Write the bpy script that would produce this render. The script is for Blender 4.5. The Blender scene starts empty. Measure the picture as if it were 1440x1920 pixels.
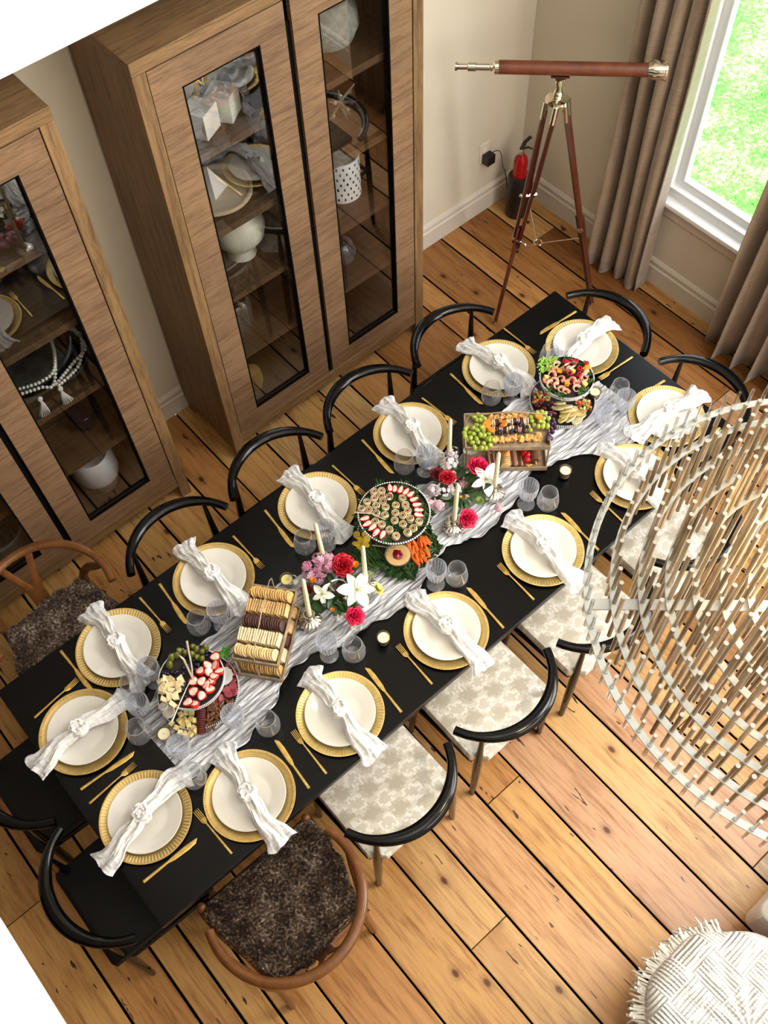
import bpy, bmesh, math, random
from mathutils import Vector, Matrix, Euler, noise as mnoise
from math import sin, cos, pi, radians, sqrt

rnd = random.Random(7)
scene = bpy.context.scene
COL = scene.collection

# ------------------------------------------------------------------ camera
cam_d = bpy.data.cameras.new('camera')
cam = bpy.data.objects.new('camera', cam_d)
COL.objects.link(cam)
cam_d.sensor_fit = 'VERTICAL'
cam_d.sensor_height = 36.0
cam_d.lens = 1884.2227 / 1920 * 36.0
cam_d.clip_start = 0.05
cam.matrix_world = Matrix((
    (-0.75578057, -0.57411935, 0.31493285, 3.7731),
    (0.65403001, -0.63813691, 0.40623397, 3.2974),
    (-0.03225651, 0.51299928, 0.85778276, 4.35),
    (0, 0, 0, 1)))
scene.camera = cam

# ------------------------------------------------------------------ world, lights, exposure
world = bpy.data.worlds.new('sky')
scene.world = world
world.use_nodes = True
bg = world.node_tree.nodes['Background']
bg.inputs['Color'].default_value = (0.80, 0.90, 1.0, 1)
bg.inputs['Strength'].default_value = 2.4

def area_light(name, loc, size, aim, power, color=(1, 1, 1)):
    l = bpy.data.lights.new(name, 'AREA')
    l.shape = 'RECTANGLE'
    l.size, l.size_y = size
    l.energy = power
    l.color = color
    o = bpy.data.objects.new(name, l)
    o.location = loc
    o.rotation_euler = Vector(aim).to_track_quat('-Z', 'Y').to_euler()
    COL.objects.link(o)
    return o

sun_d = bpy.data.lights.new('sun', 'SUN')
sun_d.energy = 4.2
sun_d.angle = radians(1.0)
sun_d.color = (1.0, 0.98, 0.95)
sun = bpy.data.objects.new('sun', sun_d)
sun.rotation_euler = Vector((-0.12, -0.62, -0.78)).to_track_quat('-Z', 'Y').to_euler()
COL.objects.link(sun)
# daylight through the other windows of the two-storey room (all outside the frame), plus an added ceiling fill
area_light('window_daylight_side', (0.06, 4.35, 1.5), (2.2, 3.0), (1, -0.1, -0.05), 132, (0.95, 0.98, 1.0))
area_light('window_daylight_upper', (0.06, 3.9, 4.3), (1.8, 4.2), (1, -0.15, -0.55), 215, (0.97, 0.99, 1.0))
area_light('window_daylight_end', (1.5, 6.42, 3.4), (2.8, 2.6), (0, -1, -0.35), 85, (1.0, 0.98, 0.94))
area_light('ceiling_fill', (2.6, 3.6, 5.5), (2.4, 2.4), (0, 0, -1), 22, (1.0, 0.97, 0.92))  # added soft fill lamp under the closed ceiling, no skylight there

vs = scene.view_settings
vs.view_transform = 'Standard'
vs.look = 'None'
vs.exposure = 0.86
vs.gamma = 1.0
vs.use_curve_mapping = False
cy = scene.cycles
cy.max_bounces = 7
cy.diffuse_bounces = 3
cy.glossy_bounces = 3
cy.transmission_bounces = 4
cy.transparent_max_bounces = 20
cy.sample_clamp_indirect = 6.0
cy.caustics_reflective = False
cy.caustics_refractive = False
cy.use_denoising = True

# ------------------------------------------------------------------ mesh builder
class MB:
    def __init__(self):
        self.v = []; self.f = []; self.M = Matrix.Identity(4)
    def at(self, M):
        self.M = M; return self
    def add(self, vs_, fs):
        n = len(self.v); M = self.M
        self.v += [tuple(M @ Vector(q)) for q in vs_]
        self.f += [tuple(i + n for i in f) for f in fs]
    def box(self, c, s, rz=0.0, top=1.0):
        hx, hy, hz = s[0] / 2, s[1] / 2, s[2] / 2
        R = Matrix.Rotation(rz, 3, 'Z')
        out = []
        for z, k in ((-hz, 1.0), (hz, top)):
            for x, y in ((-hx, -hy), (hx, -hy), (hx, hy), (-hx, hy)):
                q = R @ Vector((x * k, y * k, 0))
                out.append((c[0] + q.x, c[1] + q.y, c[2] + z))
        self.add(out, [(3, 2, 1, 0), (4, 5, 6, 7), (0, 1, 5, 4), (1, 2, 6, 5), (2, 3, 7, 6), (3, 0, 4, 7)])
    def rings(self, rings, close_u=True, cap=True, loop=False):
        n = len(rings[0]); vs_ = [q for r in rings for q in r]; fs = []
        m = len(rings)
        for i in range(m if loop else m - 1):
            a = i * n; b = ((i + 1) % m) * n
            for j in range(n if close_u else n - 1):
                k = (j + 1) % n
                fs.append((a + j, a + k, b + k, b + j))
        if cap and not loop and close_u:
            fs.append(tuple(range(n))[::-1]); fs.append(tuple((m - 1) * n + j for j in range(n)))
        self.add(vs_, fs)
    def lathe(self, prof, n=20, c=(0, 0, 0), cap=False, rib=0.0, nrib=0):
        R = []
        for r, z in prof:
            ring = []
            for j in range(n):
                a = 2 * pi * j / n
                k = 1.0 + (rib * cos(a * nrib) if nrib else 0)
                ring.append((c[0] + r * k * cos(a), c[1] + r * k * sin(a), c[2] + z))
            R.append(ring)
        self.rings(R, cap=cap)
    def tube(self, pts, rad, n=8, up=(0, 0, 1), loop=False, cap=True):
        pts = [Vector(q) for q in pts]; m = len(pts); up = Vector(up)
        R = []; prev = None
        for i, q in enumerate(pts):
            if loop: t = pts[(i + 1) % m] - pts[i - 1]
            else: t = pts[min(i + 1, m - 1)] - pts[max(i - 1, 0)]
            t.normalize()
            s = t.cross(up if prev is None else prev)
            if s.length < 1e-3: s = t.cross(Vector((1, 0.3, 0)))
            s.normalize(); w = s.cross(t).normalized(); prev = w
            r = rad[i] if isinstance(rad, list) else rad
            a, b = r if isinstance(r, (list, tuple)) else (r, r)
            R.append([tuple(q + s * (a * cos(2 * pi * j / n)) + w * (b * sin(2 * pi * j / n))) for j in range(n)])
        self.rings(R, cap=cap, loop=loop)
    def cyl(self, p0, p1, r0, r1=None, n=10):
        self.tube([p0, p1], [r0, r0 if r1 is None else r1], n)
    def ell(self, c, r, nu=10, nv=6, R=None, wob=0.0, seed=0):
        R = R or Matrix.Identity(3); c = Vector(c)
        rings = []
        for i in range(nv + 1):
            th = pi * i / nv
            rr = max(sin(th), 1e-3)
            ring = []
            for j in range(nu):
                a = 2 * pi * j / nu
                d = Vector((rr * cos(a), rr * sin(a), -cos(th)))
                k = 1.0 + (wob * mnoise.noise(d * 2.2 + Vector((seed, seed * 1.7, 0))) if wob else 0)
                q = R @ Vector((d.x * r[0] * k, d.y * r[1] * k, d.z * r[2] * k))
                ring.append(tuple(c + q))
            rings.append(ring)
        self.rings(rings, cap=False)
    def grid(self, fn, nu, nv):
        vs_ = [fn(i / nu, j / nv) for i in range(nu + 1) for j in range(nv + 1)]
        fs = [(i * (nv + 1) + j, (i + 1) * (nv + 1) + j, (i + 1) * (nv + 1) + j + 1, i * (nv + 1) + j + 1)
              for i in range(nu) for j in range(nv)]
        self.add(vs_, fs)
    def mesh(self, name, m, smooth=True):
        me = bpy.data.meshes.new(name)
        me.from_pydata(self.v, [], self.f)
        me.update()
        if smooth:
            me.polygons.foreach_set('use_smooth', [True] * len(me.polygons))
            try: me.set_sharp_from_angle(angle=radians(38))
            except Exception: pass
        if m is not None: me.materials.append(m)
        return me
    def build(self, name, m, parent=None, smooth=True, bev=0.0, solid=0.0, **kw):
        o = bpy.data.objects.new(name, self.mesh(name, m, smooth))
        COL.objects.link(o)
        if parent is not None: o.parent = parent
        if solid:
            d = o.modifiers.new('solid', 'SOLIDIFY'); d.thickness = solid; d.offset = 0
        if bev:
            b = o.modifiers.new('bevel', 'BEVEL'); b.width = bev; b.segments = 2; b.limit_method = 'ANGLE'
        for k, v in kw.items(): o[k] = v
        return o

def tag(o, label, cat, group=None, kind=None):
    o['label'] = label; o['category'] = cat
    if group: o['group'] = group
    if kind: o['kind'] = kind
    return o
def thing(name, label, cat, loc=(0, 0, 0), rz=0.0, group=None):
    o = bpy.data.objects.new(name, None); COL.objects.link(o)
    o.empty_display_size = 0.05
    o.location = loc; o.rotation_euler = (0, 0, rz)
    return tag(o, label, cat, group)
def inst(me, name, loc=(0, 0, 0), rot=(0, 0, 0), sc=None, parent=None, color=None):
    o = bpy.data.objects.new(name, me); COL.objects.link(o)
    o.location = loc; o.rotation_euler = rot
    if sc is not None: o.scale = (sc, sc, sc) if not hasattr(sc, '__len__') else sc
    if parent is not None: o.parent = parent
    if color is not None: o.color = color
    return o
def copy_tree(o, parent=None):
    c = o.copy(); COL.objects.link(c)
    if parent is not None:
        c.parent = parent; c.matrix_parent_inverse = o.matrix_parent_inverse
    for ch in list(o.children): copy_tree(ch, c)
    return c
def RZ(a): return Matrix.Rotation(a, 4, 'Z')
def T(x, y, z): return Matrix.Translation((x, y, z))

# ------------------------------------------------------------------ materials
def srgb(r, g, b):
    f = lambda c: (c / 255 / 12.92) if c / 255 <= 0.04045 else ((c / 255 + 0.055) / 1.055) ** 2.4
    return (f(r), f(g), f(b), 1.0)
class NM:
    """small helper around a node tree"""
    def __init__(self, name):
        self.m = bpy.data.materials.new(name); self.m.use_nodes = True
        self.t = self.m.node_tree; self.n = self.t.nodes; self.l = self.t.links
        self.b = self.n['Principled BSDF']; self.out = self.n['Material Output']
    def add(self, typ, **kw):
        nd = self.n.new(typ)
        for k, v in kw.items():
            if k in nd.inputs.keys(): nd.inputs[k].default_value = v
            else: setattr(nd, k, v)
        return nd
    def link(self, a, b): self.l.new(a, b)
    def coord(self, scale=(1, 1, 1), kind='Object', rot=(0, 0, 0), rand=0.0):
        tc = self.add('ShaderNodeTexCoord'); mp = self.add('ShaderNodeMapping')
        mp.inputs['Scale'].default_value = scale; mp.inputs['Rotation'].default_value = rot
        self.link(tc.outputs[kind], mp.inputs['Vector'])
        if rand:
            oi = self.add('ShaderNodeObjectInfo'); mu = self.add('ShaderNodeMath', operation='MULTIPLY')
            mu.inputs[1].default_value = rand
            self.link(oi.outputs['Random'], mu.inputs[0])
            cb = self.add('ShaderNodeCombineXYZ')
            for k in range(3): self.link(mu.outputs[0], cb.inputs[k])
            self.link(cb.outputs[0], mp.inputs['Location'])
        return mp.outputs['Vector']
    def noise(self, vec, scale, detail=3.0, rough=0.55, dist=0.0):
        nd = self.add('ShaderNodeTexNoise')
        nd.inputs['Scale'].default_value = scale; nd.inputs['Detail'].default_value = detail
        nd.inputs['Roughness'].default_value = rough; nd.inputs['Distortion'].default_value = dist
        self.link(vec, nd.inputs['Vector']); return nd.outputs['Fac']
    def ramp(self, fac, stops):
        r = self.add('ShaderNodeValToRGB'); e = r.color_ramp.elements
        while len(e) < len(stops): e.new(0.5)
        for el, (p, c) in zip(e, stops):
            el.position = p; el.color = c if len(c) == 4 else (*c, 1)
        self.link(fac, r.inputs['Fac']); return r.outputs['Color']
    def mix(self, fac, a, b, typ='MIX'):
        m = self.add('ShaderNodeMix', data_type='RGBA', blend_type=typ)
        for s, v in ((m.inputs[0], fac), (m.inputs[6], a), (m.inputs[7], b)):
            if isinstance(v, (int, float, tuple)): s.default_value = v
            else: self.link(v, s)
        return m.outputs[2]
    def math(self, op, a, b=0.0, clamp=False):
        m = self.add('ShaderNodeMath', operation=op, use_clamp=clamp)
        for s, v in ((m.inputs[0], a), (m.inputs[1], b)):
            if isinstance(v, (int, float)): s.default_value = v
            else: self.link(v, s)
        return m.outputs[0]
    def bump(self, h, strength=0.3, dist=0.002):
        b = self.add('ShaderNodeBump'); b.inputs['Strength'].default_value = strength
        b.inputs['Distance'].default_value = dist
        self.link(h, b.inputs['Height']); self.link(b.outputs['Normal'], self.b.inputs['Normal'])
    def set(self, **kw):
        for k, v in kw.items():
            s = self.b.inputs[k.replace('_', ' ')]
            if isinstance(v, (int, float, tuple)): s.default_value = v
            else: self.link(v, s)
        return self.m

def flat(name, col, rough=0.5, metal=0.0, var=0.0, vscale=20, bump=0.0, bscale=120, spec=0.5, sss=0.0, coat=0.0, objcol=False, rand=0.0):
    k = NM(name)
    c = col
    if objcol:
        oi = k.add('ShaderNodeObjectInfo'); c = oi.outputs['Color']
    if var:
        v = k.coord(rand=rand); n = k.noise(v, vscale)
        lo = 1 - var; hi = 1 + var * 0.6
        r = k.ramp(n, [(0.3, (lo, lo, lo)), (0.7, (hi, hi, hi))])
        c = k.mix(1.0, c, r, 'MULTIPLY')
    k.set(Base_Color=c, Roughness=rough, Metallic=metal)
    k.b.inputs['Specular IOR Level'].default_value = spec
    if coat: k.b.inputs['Coat Weight'].default_value = coat
    if sss:
        k.b.inputs['Subsurface Weight'].default_value = sss
        k.b.inputs['Subsurface Radius'].default_value = (0.01, 0.006, 0.004)
    if bump:
        v = k.coord(); k.bump(k.noise(v, bscale, 4), bump, 0.002)
    return k.m

def wood(name, base, dark, scale=(1, 1, 1), rough=0.45, gs=14, contrast=0.5, spec=0.4):
    k = NM(name); v = k.coord(scale, rand=9.0)
    n1 = k.noise(v, gs, 6, 0.6, 0.6); n2 = k.noise(v, gs * 5, 3, 0.6)
    f = k.math('ADD', k.math('MULTIPLY', n1, 0.7), k.math('MULTIPLY', n2, 0.3))
    c = k.ramp(f, [(0.5 - contrast * 0.3, dark), (0.5 + contrast * 0.3, base)])
    k.set(Base_Color=c, Roughness=rough); k.b.inputs['Specular IOR Level'].default_value = spec
    k.bump(f, 0.15, 0.001)
    return k.m

def glassy(name, tint=(1, 1, 1, 1), base=0.06, edge=0.8, rough=0.02, trans=0.96, glint=0.0):
    """thin clear glass: mostly transparent, reflecting more at grazing angles"""
    k = NM(name)
    tr = k.add('ShaderNodeBsdfTransparent'); tr.inputs['Color'].default_value = tuple(c * trans for c in tint[:3]) + (1,)
    gl = k.add('ShaderNodeBsdfGlossy'); gl.inputs['Roughness'].default_value = rough
    lw = k.add('ShaderNodeLayerWeight'); lw.inputs['Blend'].default_value = 0.35
    f = k.math('ADD', k.math('MULTIPLY', k.math('POWER', lw.outputs['Facing'], 2.0), edge), base, True)
    mx = k.add('ShaderNodeMixShader'); k.link(f, mx.inputs[0]); k.link(tr.outputs[0], mx.inputs[1]); k.link(gl.outputs[0], mx.inputs[2])
    res = mx.outputs[0]
    if glint:  # white diffuse mixed in, painting the glints of clear glass
        tl = k.add('ShaderNodeBsdfTranslucent'); tl.inputs['Color'].default_value = (0.95, 0.96, 1.0, 1)
        df = k.add('ShaderNodeBsdfDiffuse'); df.inputs['Color'].default_value = (0.95, 0.96, 1.0, 1)
        m1 = k.add('ShaderNodeMixShader'); m1.inputs[0].default_value = 0.5; k.link(tl.outputs[0], m1.inputs[1]); k.link(df.outputs[0], m1.inputs[2])
        fk = k.math('MULTIPLY', k.math('ADD', k.math('POWER', lw.outputs['Facing'], 3.0), 0.25), glint, True)
        m2 = k.add('ShaderNodeMixShader'); k.link(fk, m2.inputs[0]); k.link(res, m2.inputs[1]); k.link(m1.outputs[0], m2.inputs[2]); res = m2.outputs[0]
    k.link(res, k.out.inputs['Surface'])
    return k.m

M = {}
def floor_mat():
    k = NM('pine_plank')
    oi = k.add('ShaderNodeObjectInfo')
    v = k.coord((1, 0.07, 1), rand=17.0)
    n1 = k.noise(v, 26, 8, 0.62, 1.2); n2 = k.noise(v, 110, 3, 0.6)
    grain = k.math('ADD', k.math('MULTIPLY', n1, 0.65), k.math('MULTIPLY', n2, 0.35))
    g = k.ramp(grain, [(0.36, (0.55, 0.42, 0.28)), (0.50, (0.94, 0.90, 0.84)), (0.66, (1.12, 1.10, 1.04))])
    c = k.mix(1.0, oi.outputs['Color'], g, 'MULTIPLY')
    # broad worn / weathered patches
    v2 = k.coord((1, 0.45, 1), rand=31.0)
    p = k.noise(v2, 3.2, 5, 0.6)
    c = k.mix(k.ramp(p, [(0.50, (0, 0, 0)), (0.72, (0.8, 0.8, 0.8))]), c, k.mix(1.0, c, (0.62, 0.47, 0.36, 1), 'MULTIPLY'))
    # knots
    v3 = k.coord((1, 0.6, 1), rand=5.0)
    vo = k.add('ShaderNodeTexVoronoi', voronoi_dimensions='2D'); vo.inputs['Scale'].default_value = 2.3; vo.inputs['Randomness'].default_value = 1.0
    k.link(v3, vo.inputs['Vector'])
    d = vo.outputs['Distance']
    kn = k.ramp(d, [(0.016, (1, 1, 1)), (0.024, (0.7, 0.7, 0.7)), (0.030, (0.35, 0.35, 0.35)), (0.07, (0, 0, 0))])
    c = k.mix(kn, c, k.mix(1.0, c, (0.20, 0.085, 0.035, 1), 'MULTIPLY'))
    # fine dark gouges and worm marks
    v4 = k.coord((1, 0.22, 1), rand=3.0)
    w = k.noise(v4, 46, 2, 0.5, 0.4)
    gate = k.noise(k.coord((1, 1, 1), rand=23.0), 4.0, 2)
    wm = k.math('MULTIPLY', k.math('GREATER_THAN', w, 0.69), k.math('GREATER_THAN', gate, 0.52))
    c = k.mix(wm, c, (0.05, 0.02, 0.01, 1))
    k.set(Base_Color=c, Roughness=0.36)
    k.b.inputs['Specular IOR Level'].default_value = 0.38
    k.bump(grain, 0.25, 0.0015)
    return k.m
M['floor'] = floor_mat()

def cab_mat(name, base, dark, scale, gs=13):
    k = NM(name); v = k.coord(scale, rand=7.0)
    n1 = k.noise(v, gs, 7, 0.62, 0.8); n2 = k.noise(v, gs * 6, 3, 0.65)
    f = k.math('ADD', k.math('MULTIPLY', n1, 0.55), k.math('MULTIPLY', n2, 0.45))
    c = k.ramp(f, [(0.34, dark), (0.56, base)])
    big = k.noise(k.coord((1, 1, 1), rand=3.0), 2.2, 3)
    c = k.mix(1.0, c, k.ramp(big, [(0.35, (0.82, 0.80, 0.78)), (0.65, (1.12, 1.10, 1.08))]), 'MULTIPLY')
    k.set(Base_Color=c, Roughness=0.5); k.b.inputs['Specular IOR Level'].default_value = 0.3
    k.bump(n2, 0.2, 0.001)
    return k.m
M['cab_v'] = cab_mat('cabinet_oak_upright', srgb(140, 110, 74), srgb(84, 60, 38), (1, 1, 0.05), 46)
M['cab_h'] = cab_mat('cabinet_oak_across', srgb(138, 108, 72), srgb(84, 60, 38), (0.05, 1, 1), 46)
M['cab_door'] = cab_mat('cabinet_door_walnut', srgb(140, 110, 82), srgb(92, 68, 47), (0.06, 1, 1), 52)
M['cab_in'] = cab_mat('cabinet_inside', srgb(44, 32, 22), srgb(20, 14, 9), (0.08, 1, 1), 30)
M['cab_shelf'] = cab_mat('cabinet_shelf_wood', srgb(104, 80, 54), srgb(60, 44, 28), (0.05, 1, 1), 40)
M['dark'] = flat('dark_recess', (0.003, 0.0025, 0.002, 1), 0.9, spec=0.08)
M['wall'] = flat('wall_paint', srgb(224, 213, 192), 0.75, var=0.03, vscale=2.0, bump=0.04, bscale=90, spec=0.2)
M['wall_dark'] = flat('bounce_cut_wall_paint', srgb(64, 58, 52), 0.8)  # unseen wall coloured dark to cut the light it bounces back
M['trim'] = flat('trim_paint', srgb(218, 208, 192), 0.45, spec=0.4)
M['white'] = flat('white_paint', srgb(245, 245, 243), 0.5)
M['ceil'] = flat('ceiling_paint', srgb(236, 234, 230), 0.8)
M['ledge'] = flat('upper_landing_white', srgb(250, 250, 250), 0.6)
M['tabletop'] = flat('black_tabletop', (0.0016, 0.0018, 0.0022, 1), 0.26, var=0.4, vscale=9, bump=0.05, bscale=260, spec=0.24)
M['tableleg'] = flat('black_wood', (0.006, 0.006, 0.007, 1), 0.35)
M['lacquer'] = flat('black_lacquer', (0.0012, 0.0012, 0.0016, 1), 0.12, spec=0.32)
M['black_seat'] = flat('black_leather', (0.002, 0.002, 0.002, 1), 0.5, spec=0.25)
M['walnut'] = wood('walnut_frame', srgb(136, 86, 44), srgb(76, 42, 20), (1, 1, 1), 0.28, 9, 0.9)
M['glass'] = glassy('clear_glass', base=0.05, edge=0.6, trans=0.995, glint=0.22)
M['rimglass'] = glassy('glass_rim', base=0.15, edge=0.6, trans=0.95, glint=1.0)
M['ribglass'] = glassy('pressed_glass', (0.95, 0.96, 1.0, 1), base=0.08, edge=0.6, rough=0.06, trans=0.99, glint=0.42)
M['pane'] = glassy('cabinet_pane', base=0.085, edge=0.75, rough=0.0, trans=0.93)
M['winpane'] = glassy('window_pane', base=0.03, edge=0.5, rough=0.0, trans=0.98)
M['acrylic'] = glassy('clear_acrylic', (0.96, 0.97, 0.97, 1), base=0.22, edge=0.9, rough=0.04, trans=0.9)
def gold_mat(name, a, b, rough):
    k = NM(name); v = k.coord()
    c = k.ramp(k.noise(v, 45, 3), [(0.35, a), (0.65, b)])
    return k.set(Base_Color=c, Roughness=rough, Metallic=0.75)
M['gold'] = gold_mat('gold_metal', srgb(208, 168, 86), srgb(230, 196, 114), 0.33)
M['goldrim'] = gold_mat('gold_charger', srgb(208, 176, 106), srgb(222, 192, 124), 0.42)
M['goldpale'] = gold_mat('pale_gold_charger', srgb(224, 194, 118), srgb(238, 214, 146), 0.40)
M['ceramic'] = flat('white_ceramic', srgb(226, 221, 209), 0.12, spec=0.5)
M['chrome'] = flat('polished_nickel', srgb(235, 228, 210), 0.12, 1.0)
M['leather'] = flat('brown_leather', srgb(108, 54, 28), 0.5, var=0.35, vscale=14, bump=0.2, bscale=160)
M['mahog'] = wood('mahogany_leg', srgb(96, 44, 24), srgb(40, 15, 8), (1, 1, 0.08), 0.25, 24, 0.9)
M['red'] = flat('red_enamel', srgb(176, 18, 22), 0.2)
M['blackplastic'] = flat('black_plastic', (0.008, 0.008, 0.009, 1), 0.4)
M['wax'] = flat('ivory_wax', srgb(246, 240, 200), 0.45, sss=0.3)
M['waxy'] = flat('yellow_wax', srgb(248, 238, 150), 0.4, sss=0.3)
M['plate'] = M['ceramic']
def mercury():
    k = NM('mercury_glass'); v = k.coord()
    c = k.ramp(k.noise(v, 70, 4), [(0.32, srgb(150, 138, 122)), (0.5, srgb(222, 214, 200))])
    return k.set(Base_Color=c, Roughness=0.22, Metallic=0.9)
M['mercury'] = mercury()
def gauze(name, lo, hi, sx, sy, a0, a1, rough=0.9, col2=None):
    k = NM(name); v = k.coord((sx, sy, 1))
    n = k.noise(v, 10, 5, 0.6, 0.7)
    c = k.ramp(n, [(0.3, lo), (0.62, hi)])
    al = k.ramp(n, [(0.34, (a0,) * 3), (0.60, (a1,) * 3)])
    k.set(Base_Color=c, Roughness=rough, Alpha=al)
    k.b.inputs['Specular IOR Level'].default_value = 0.1
    k.b.inputs['Transmission Weight'].default_value = 0.0
    k.bump(n, 0.5, 0.004)
    return k.m
M['runner'] = gauze('grey_white_gauze', srgb(176, 176, 178), srgb(242, 242, 244), 0.45, 9.0, 0.30, 0.95)
M['napkin'] = gauze('white_gauze', srgb(222, 220, 215), srgb(244, 242, 238), 2, 6, 0.97, 1.0)
M['napkin_end'] = gauze('sheer_white_gauze', srgb(222, 222, 222), srgb(244, 244, 244), 3, 6, 0.62, 0.96)
def seatpat():
    """stepped houndstooth in greige on off-white, woven flat"""
    k = NM('houndstooth_fabric')
    v = k.coord((1, 1, 1), rot=(0, 0, radians(6)))
    sn = k.add('ShaderNodeVectorMath', operation='SNAP'); sn.inputs[1].default_value = (0.0085, 0.0085, 10)
    k.link(v, sn.inputs[0])
    sp = k.add('ShaderNodeSeparateXYZ'); k.link(sn.outputs[0], sp.inputs[0])
    x, y = sp.outputs[0], sp.outputs[1]
    jx = k.math('MULTIPLY', k.math('SUBTRACT', k.noise(sn.outputs[0], 55, 0), 0.5), 0.052)
    s1 = k.math('SINE', k.math('MULTIPLY', k.math('ADD', k.math('ADD', x, k.math('MULTIPLY', y, 0.45)), jx), 39))
    s2 = k.math('SINE', k.math('MULTIPLY', k.math('SUBTRACT', k.math('SUBTRACT', y, k.math('MULTIPLY', x, 0.30)), jx), 43))
    s = k.math('MULTIPLY', s1, s2)
    c = k.ramp(k.math('ADD', k.math('MULTIPLY', s, 0.5), 0.5), [(0.0, srgb(184, 175, 158)), (0.30, srgb(196, 188, 172)), (0.45, srgb(212, 206, 192)), (0.58, srgb(228, 223, 212)), (0.78, srgb(204, 197, 182))])
    k.m.node_tree.nodes  # keep
    for nd in k.n:
        if nd.type == 'VALTORGB': nd.color_ramp.interpolation = 'CONSTANT'
    k.set(Base_Color=c, Roughness=0.7); k.b.inputs['Specular IOR Level'].default_value = 0.15
    return k.m
M['houndstooth'] = seatpat()
def furm():
    k = NM('brown_grey_fur'); v = k.coord()
    n = k.math('ADD', k.math('MULTIPLY', k.noise(v, 12, 3, 0.6), 0.4), k.math('MULTIPLY', k.noise(v, 95, 2), 0.6))
    c = k.ramp(n, [(0.38, srgb(18, 12, 9)), (0.48, srgb(70, 52, 40)), (0.56, srgb(128, 106, 88)), (0.64, srgb(206, 190, 170))])
    return k.set(Base_Color=c, Roughness=0.8)
M['fur'] = furm()
def curtain():
    k = NM('taupe_linen'); v = k.coord((1, 1, 1))
    a = k.noise(k.coord((300, 300, 8)), 1, 2); b = k.noise(k.coord((8, 8, 300)), 1, 2)
    f = k.math('MULTIPLY', k.math('ADD', a, b), 0.5)
    c = k.ramp(f, [(0.3, srgb(128, 108, 88)), (0.7, srgb(176, 154, 130))])
    k.set(Base_Color=c, Roughness=0.42); k.b.inputs['Sheen Weight'].default_value = 0.4
    k.bump(f, 0.3, 0.001)
    return k.m
M['curtain'] = curtain()
def grassm():
    k = NM('lawn_grass')
    a = k.noise(k.coord((1, 1, 1)), 1.6, 5, 0.7); b = k.noise(k.coord((1, 1, 1)), 30, 5, 0.75)
    f = k.math('ADD', k.math('MULTIPLY', a, 0.5), k.math('MULTIPLY', b, 0.5))
    c = k.ramp(f, [(0.36, srgb(52, 122, 40)), (0.50, srgb(96, 165, 66)), (0.57, srgb(150, 196, 118)), (0.64, srgb(214, 222, 204))])
    return k.set(Base_Color=c, Roughness=0.9)
M['grass'] = grassm()
def oc(name, rough=0.5, var=0.15, vscale=60, sss=0.0, bump=0.0, bscale=200, spec=0.5, rand=3.0):
    return flat(name, None, rough, 0, var, vscale, bump, bscale, spec, sss, objcol=True, rand=rand)
M['food'] = oc('food_matte', 0.6, 0.25, 70, bump=0.2)
M['fruit'] = oc('fruit_skin', 0.22, 0.12, 40, sss=0.15)
M['petal'] = oc('flower_petal', 0.5, 0.15, 50, sss=0.1)
M['leafm'] = oc('leaf_green', 0.4, 0.35, 60)
M['stone'] = flat('pale_stone', srgb(244, 240, 228), 0.5, var=0.12, vscale=8)
def rod_mat():
    k = NM('smoked_rod'); v = k.coord((1, 1, 0.4), rand=6)
    c = k.ramp(k.noise(v, 12, 2), [(0.35, srgb(130, 112, 86)), (0.65, srgb(224, 208, 182))])
    return k.set(Base_Color=c, Roughness=0.25, Metallic=0.65)
M['rod'] = rod_mat()
M['rodtop'] = flat('rod_end', srgb(178, 170, 156), 0.4)
M['strip'] = flat('frosted_strip', srgb(206, 208, 200), 0.35, metal=0.15, var=0.15, vscale=14)
def knitm():
    k = NM('white_basketweave_knit')
    ck = k.add('ShaderNodeTexChecker'); ck.inputs['Scale'].default_value = 8.0
    v = k.coord(); k.link(v, ck.inputs['Vector'])
    wa = k.add('ShaderNodeTexWave'); wa.inputs['Scale'].default_value = 22; wa.bands_direction = 'X'; wa.inputs['Distortion'].default_value = 0.6
    wb = k.add('ShaderNodeTexWave'); wb.inputs['Scale'].default_value = 22; wb.bands_direction = 'Y'; wb.inputs['Distortion'].default_value = 0.6
    k.link(v, wa.inputs['Vector']); k.link(v, wb.inputs['Vector'])
    h = k.mix(ck.outputs['Fac'], wa.outputs['Color'], wb.outputs['Color'])
    c = k.ramp(h, [(0.0, srgb(196, 196, 192)), (0.35, srgb(228, 227, 223))])
    k.set(Base_Color=c, Roughness=0.9)
    bw = k.add('ShaderNodeRGBToBW'); k.link(h, bw.inputs[0]); k.bump(bw.outputs[0], 1.0, 0.006)
    return k.m
M['knit'] = knitm()
M['yarn'] = flat('white_yarn', srgb(226, 224, 216), 0.9)
M['sofa'] = flat('white_sofa_fabric', srgb(238, 236, 236), 0.85, bump=0.3, bscale=140)
M['woven'] = flat('woven_rope', srgb(168, 144, 112), 0.8, var=0.5, vscale=60, bump=0.8, bscale=60)
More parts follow.
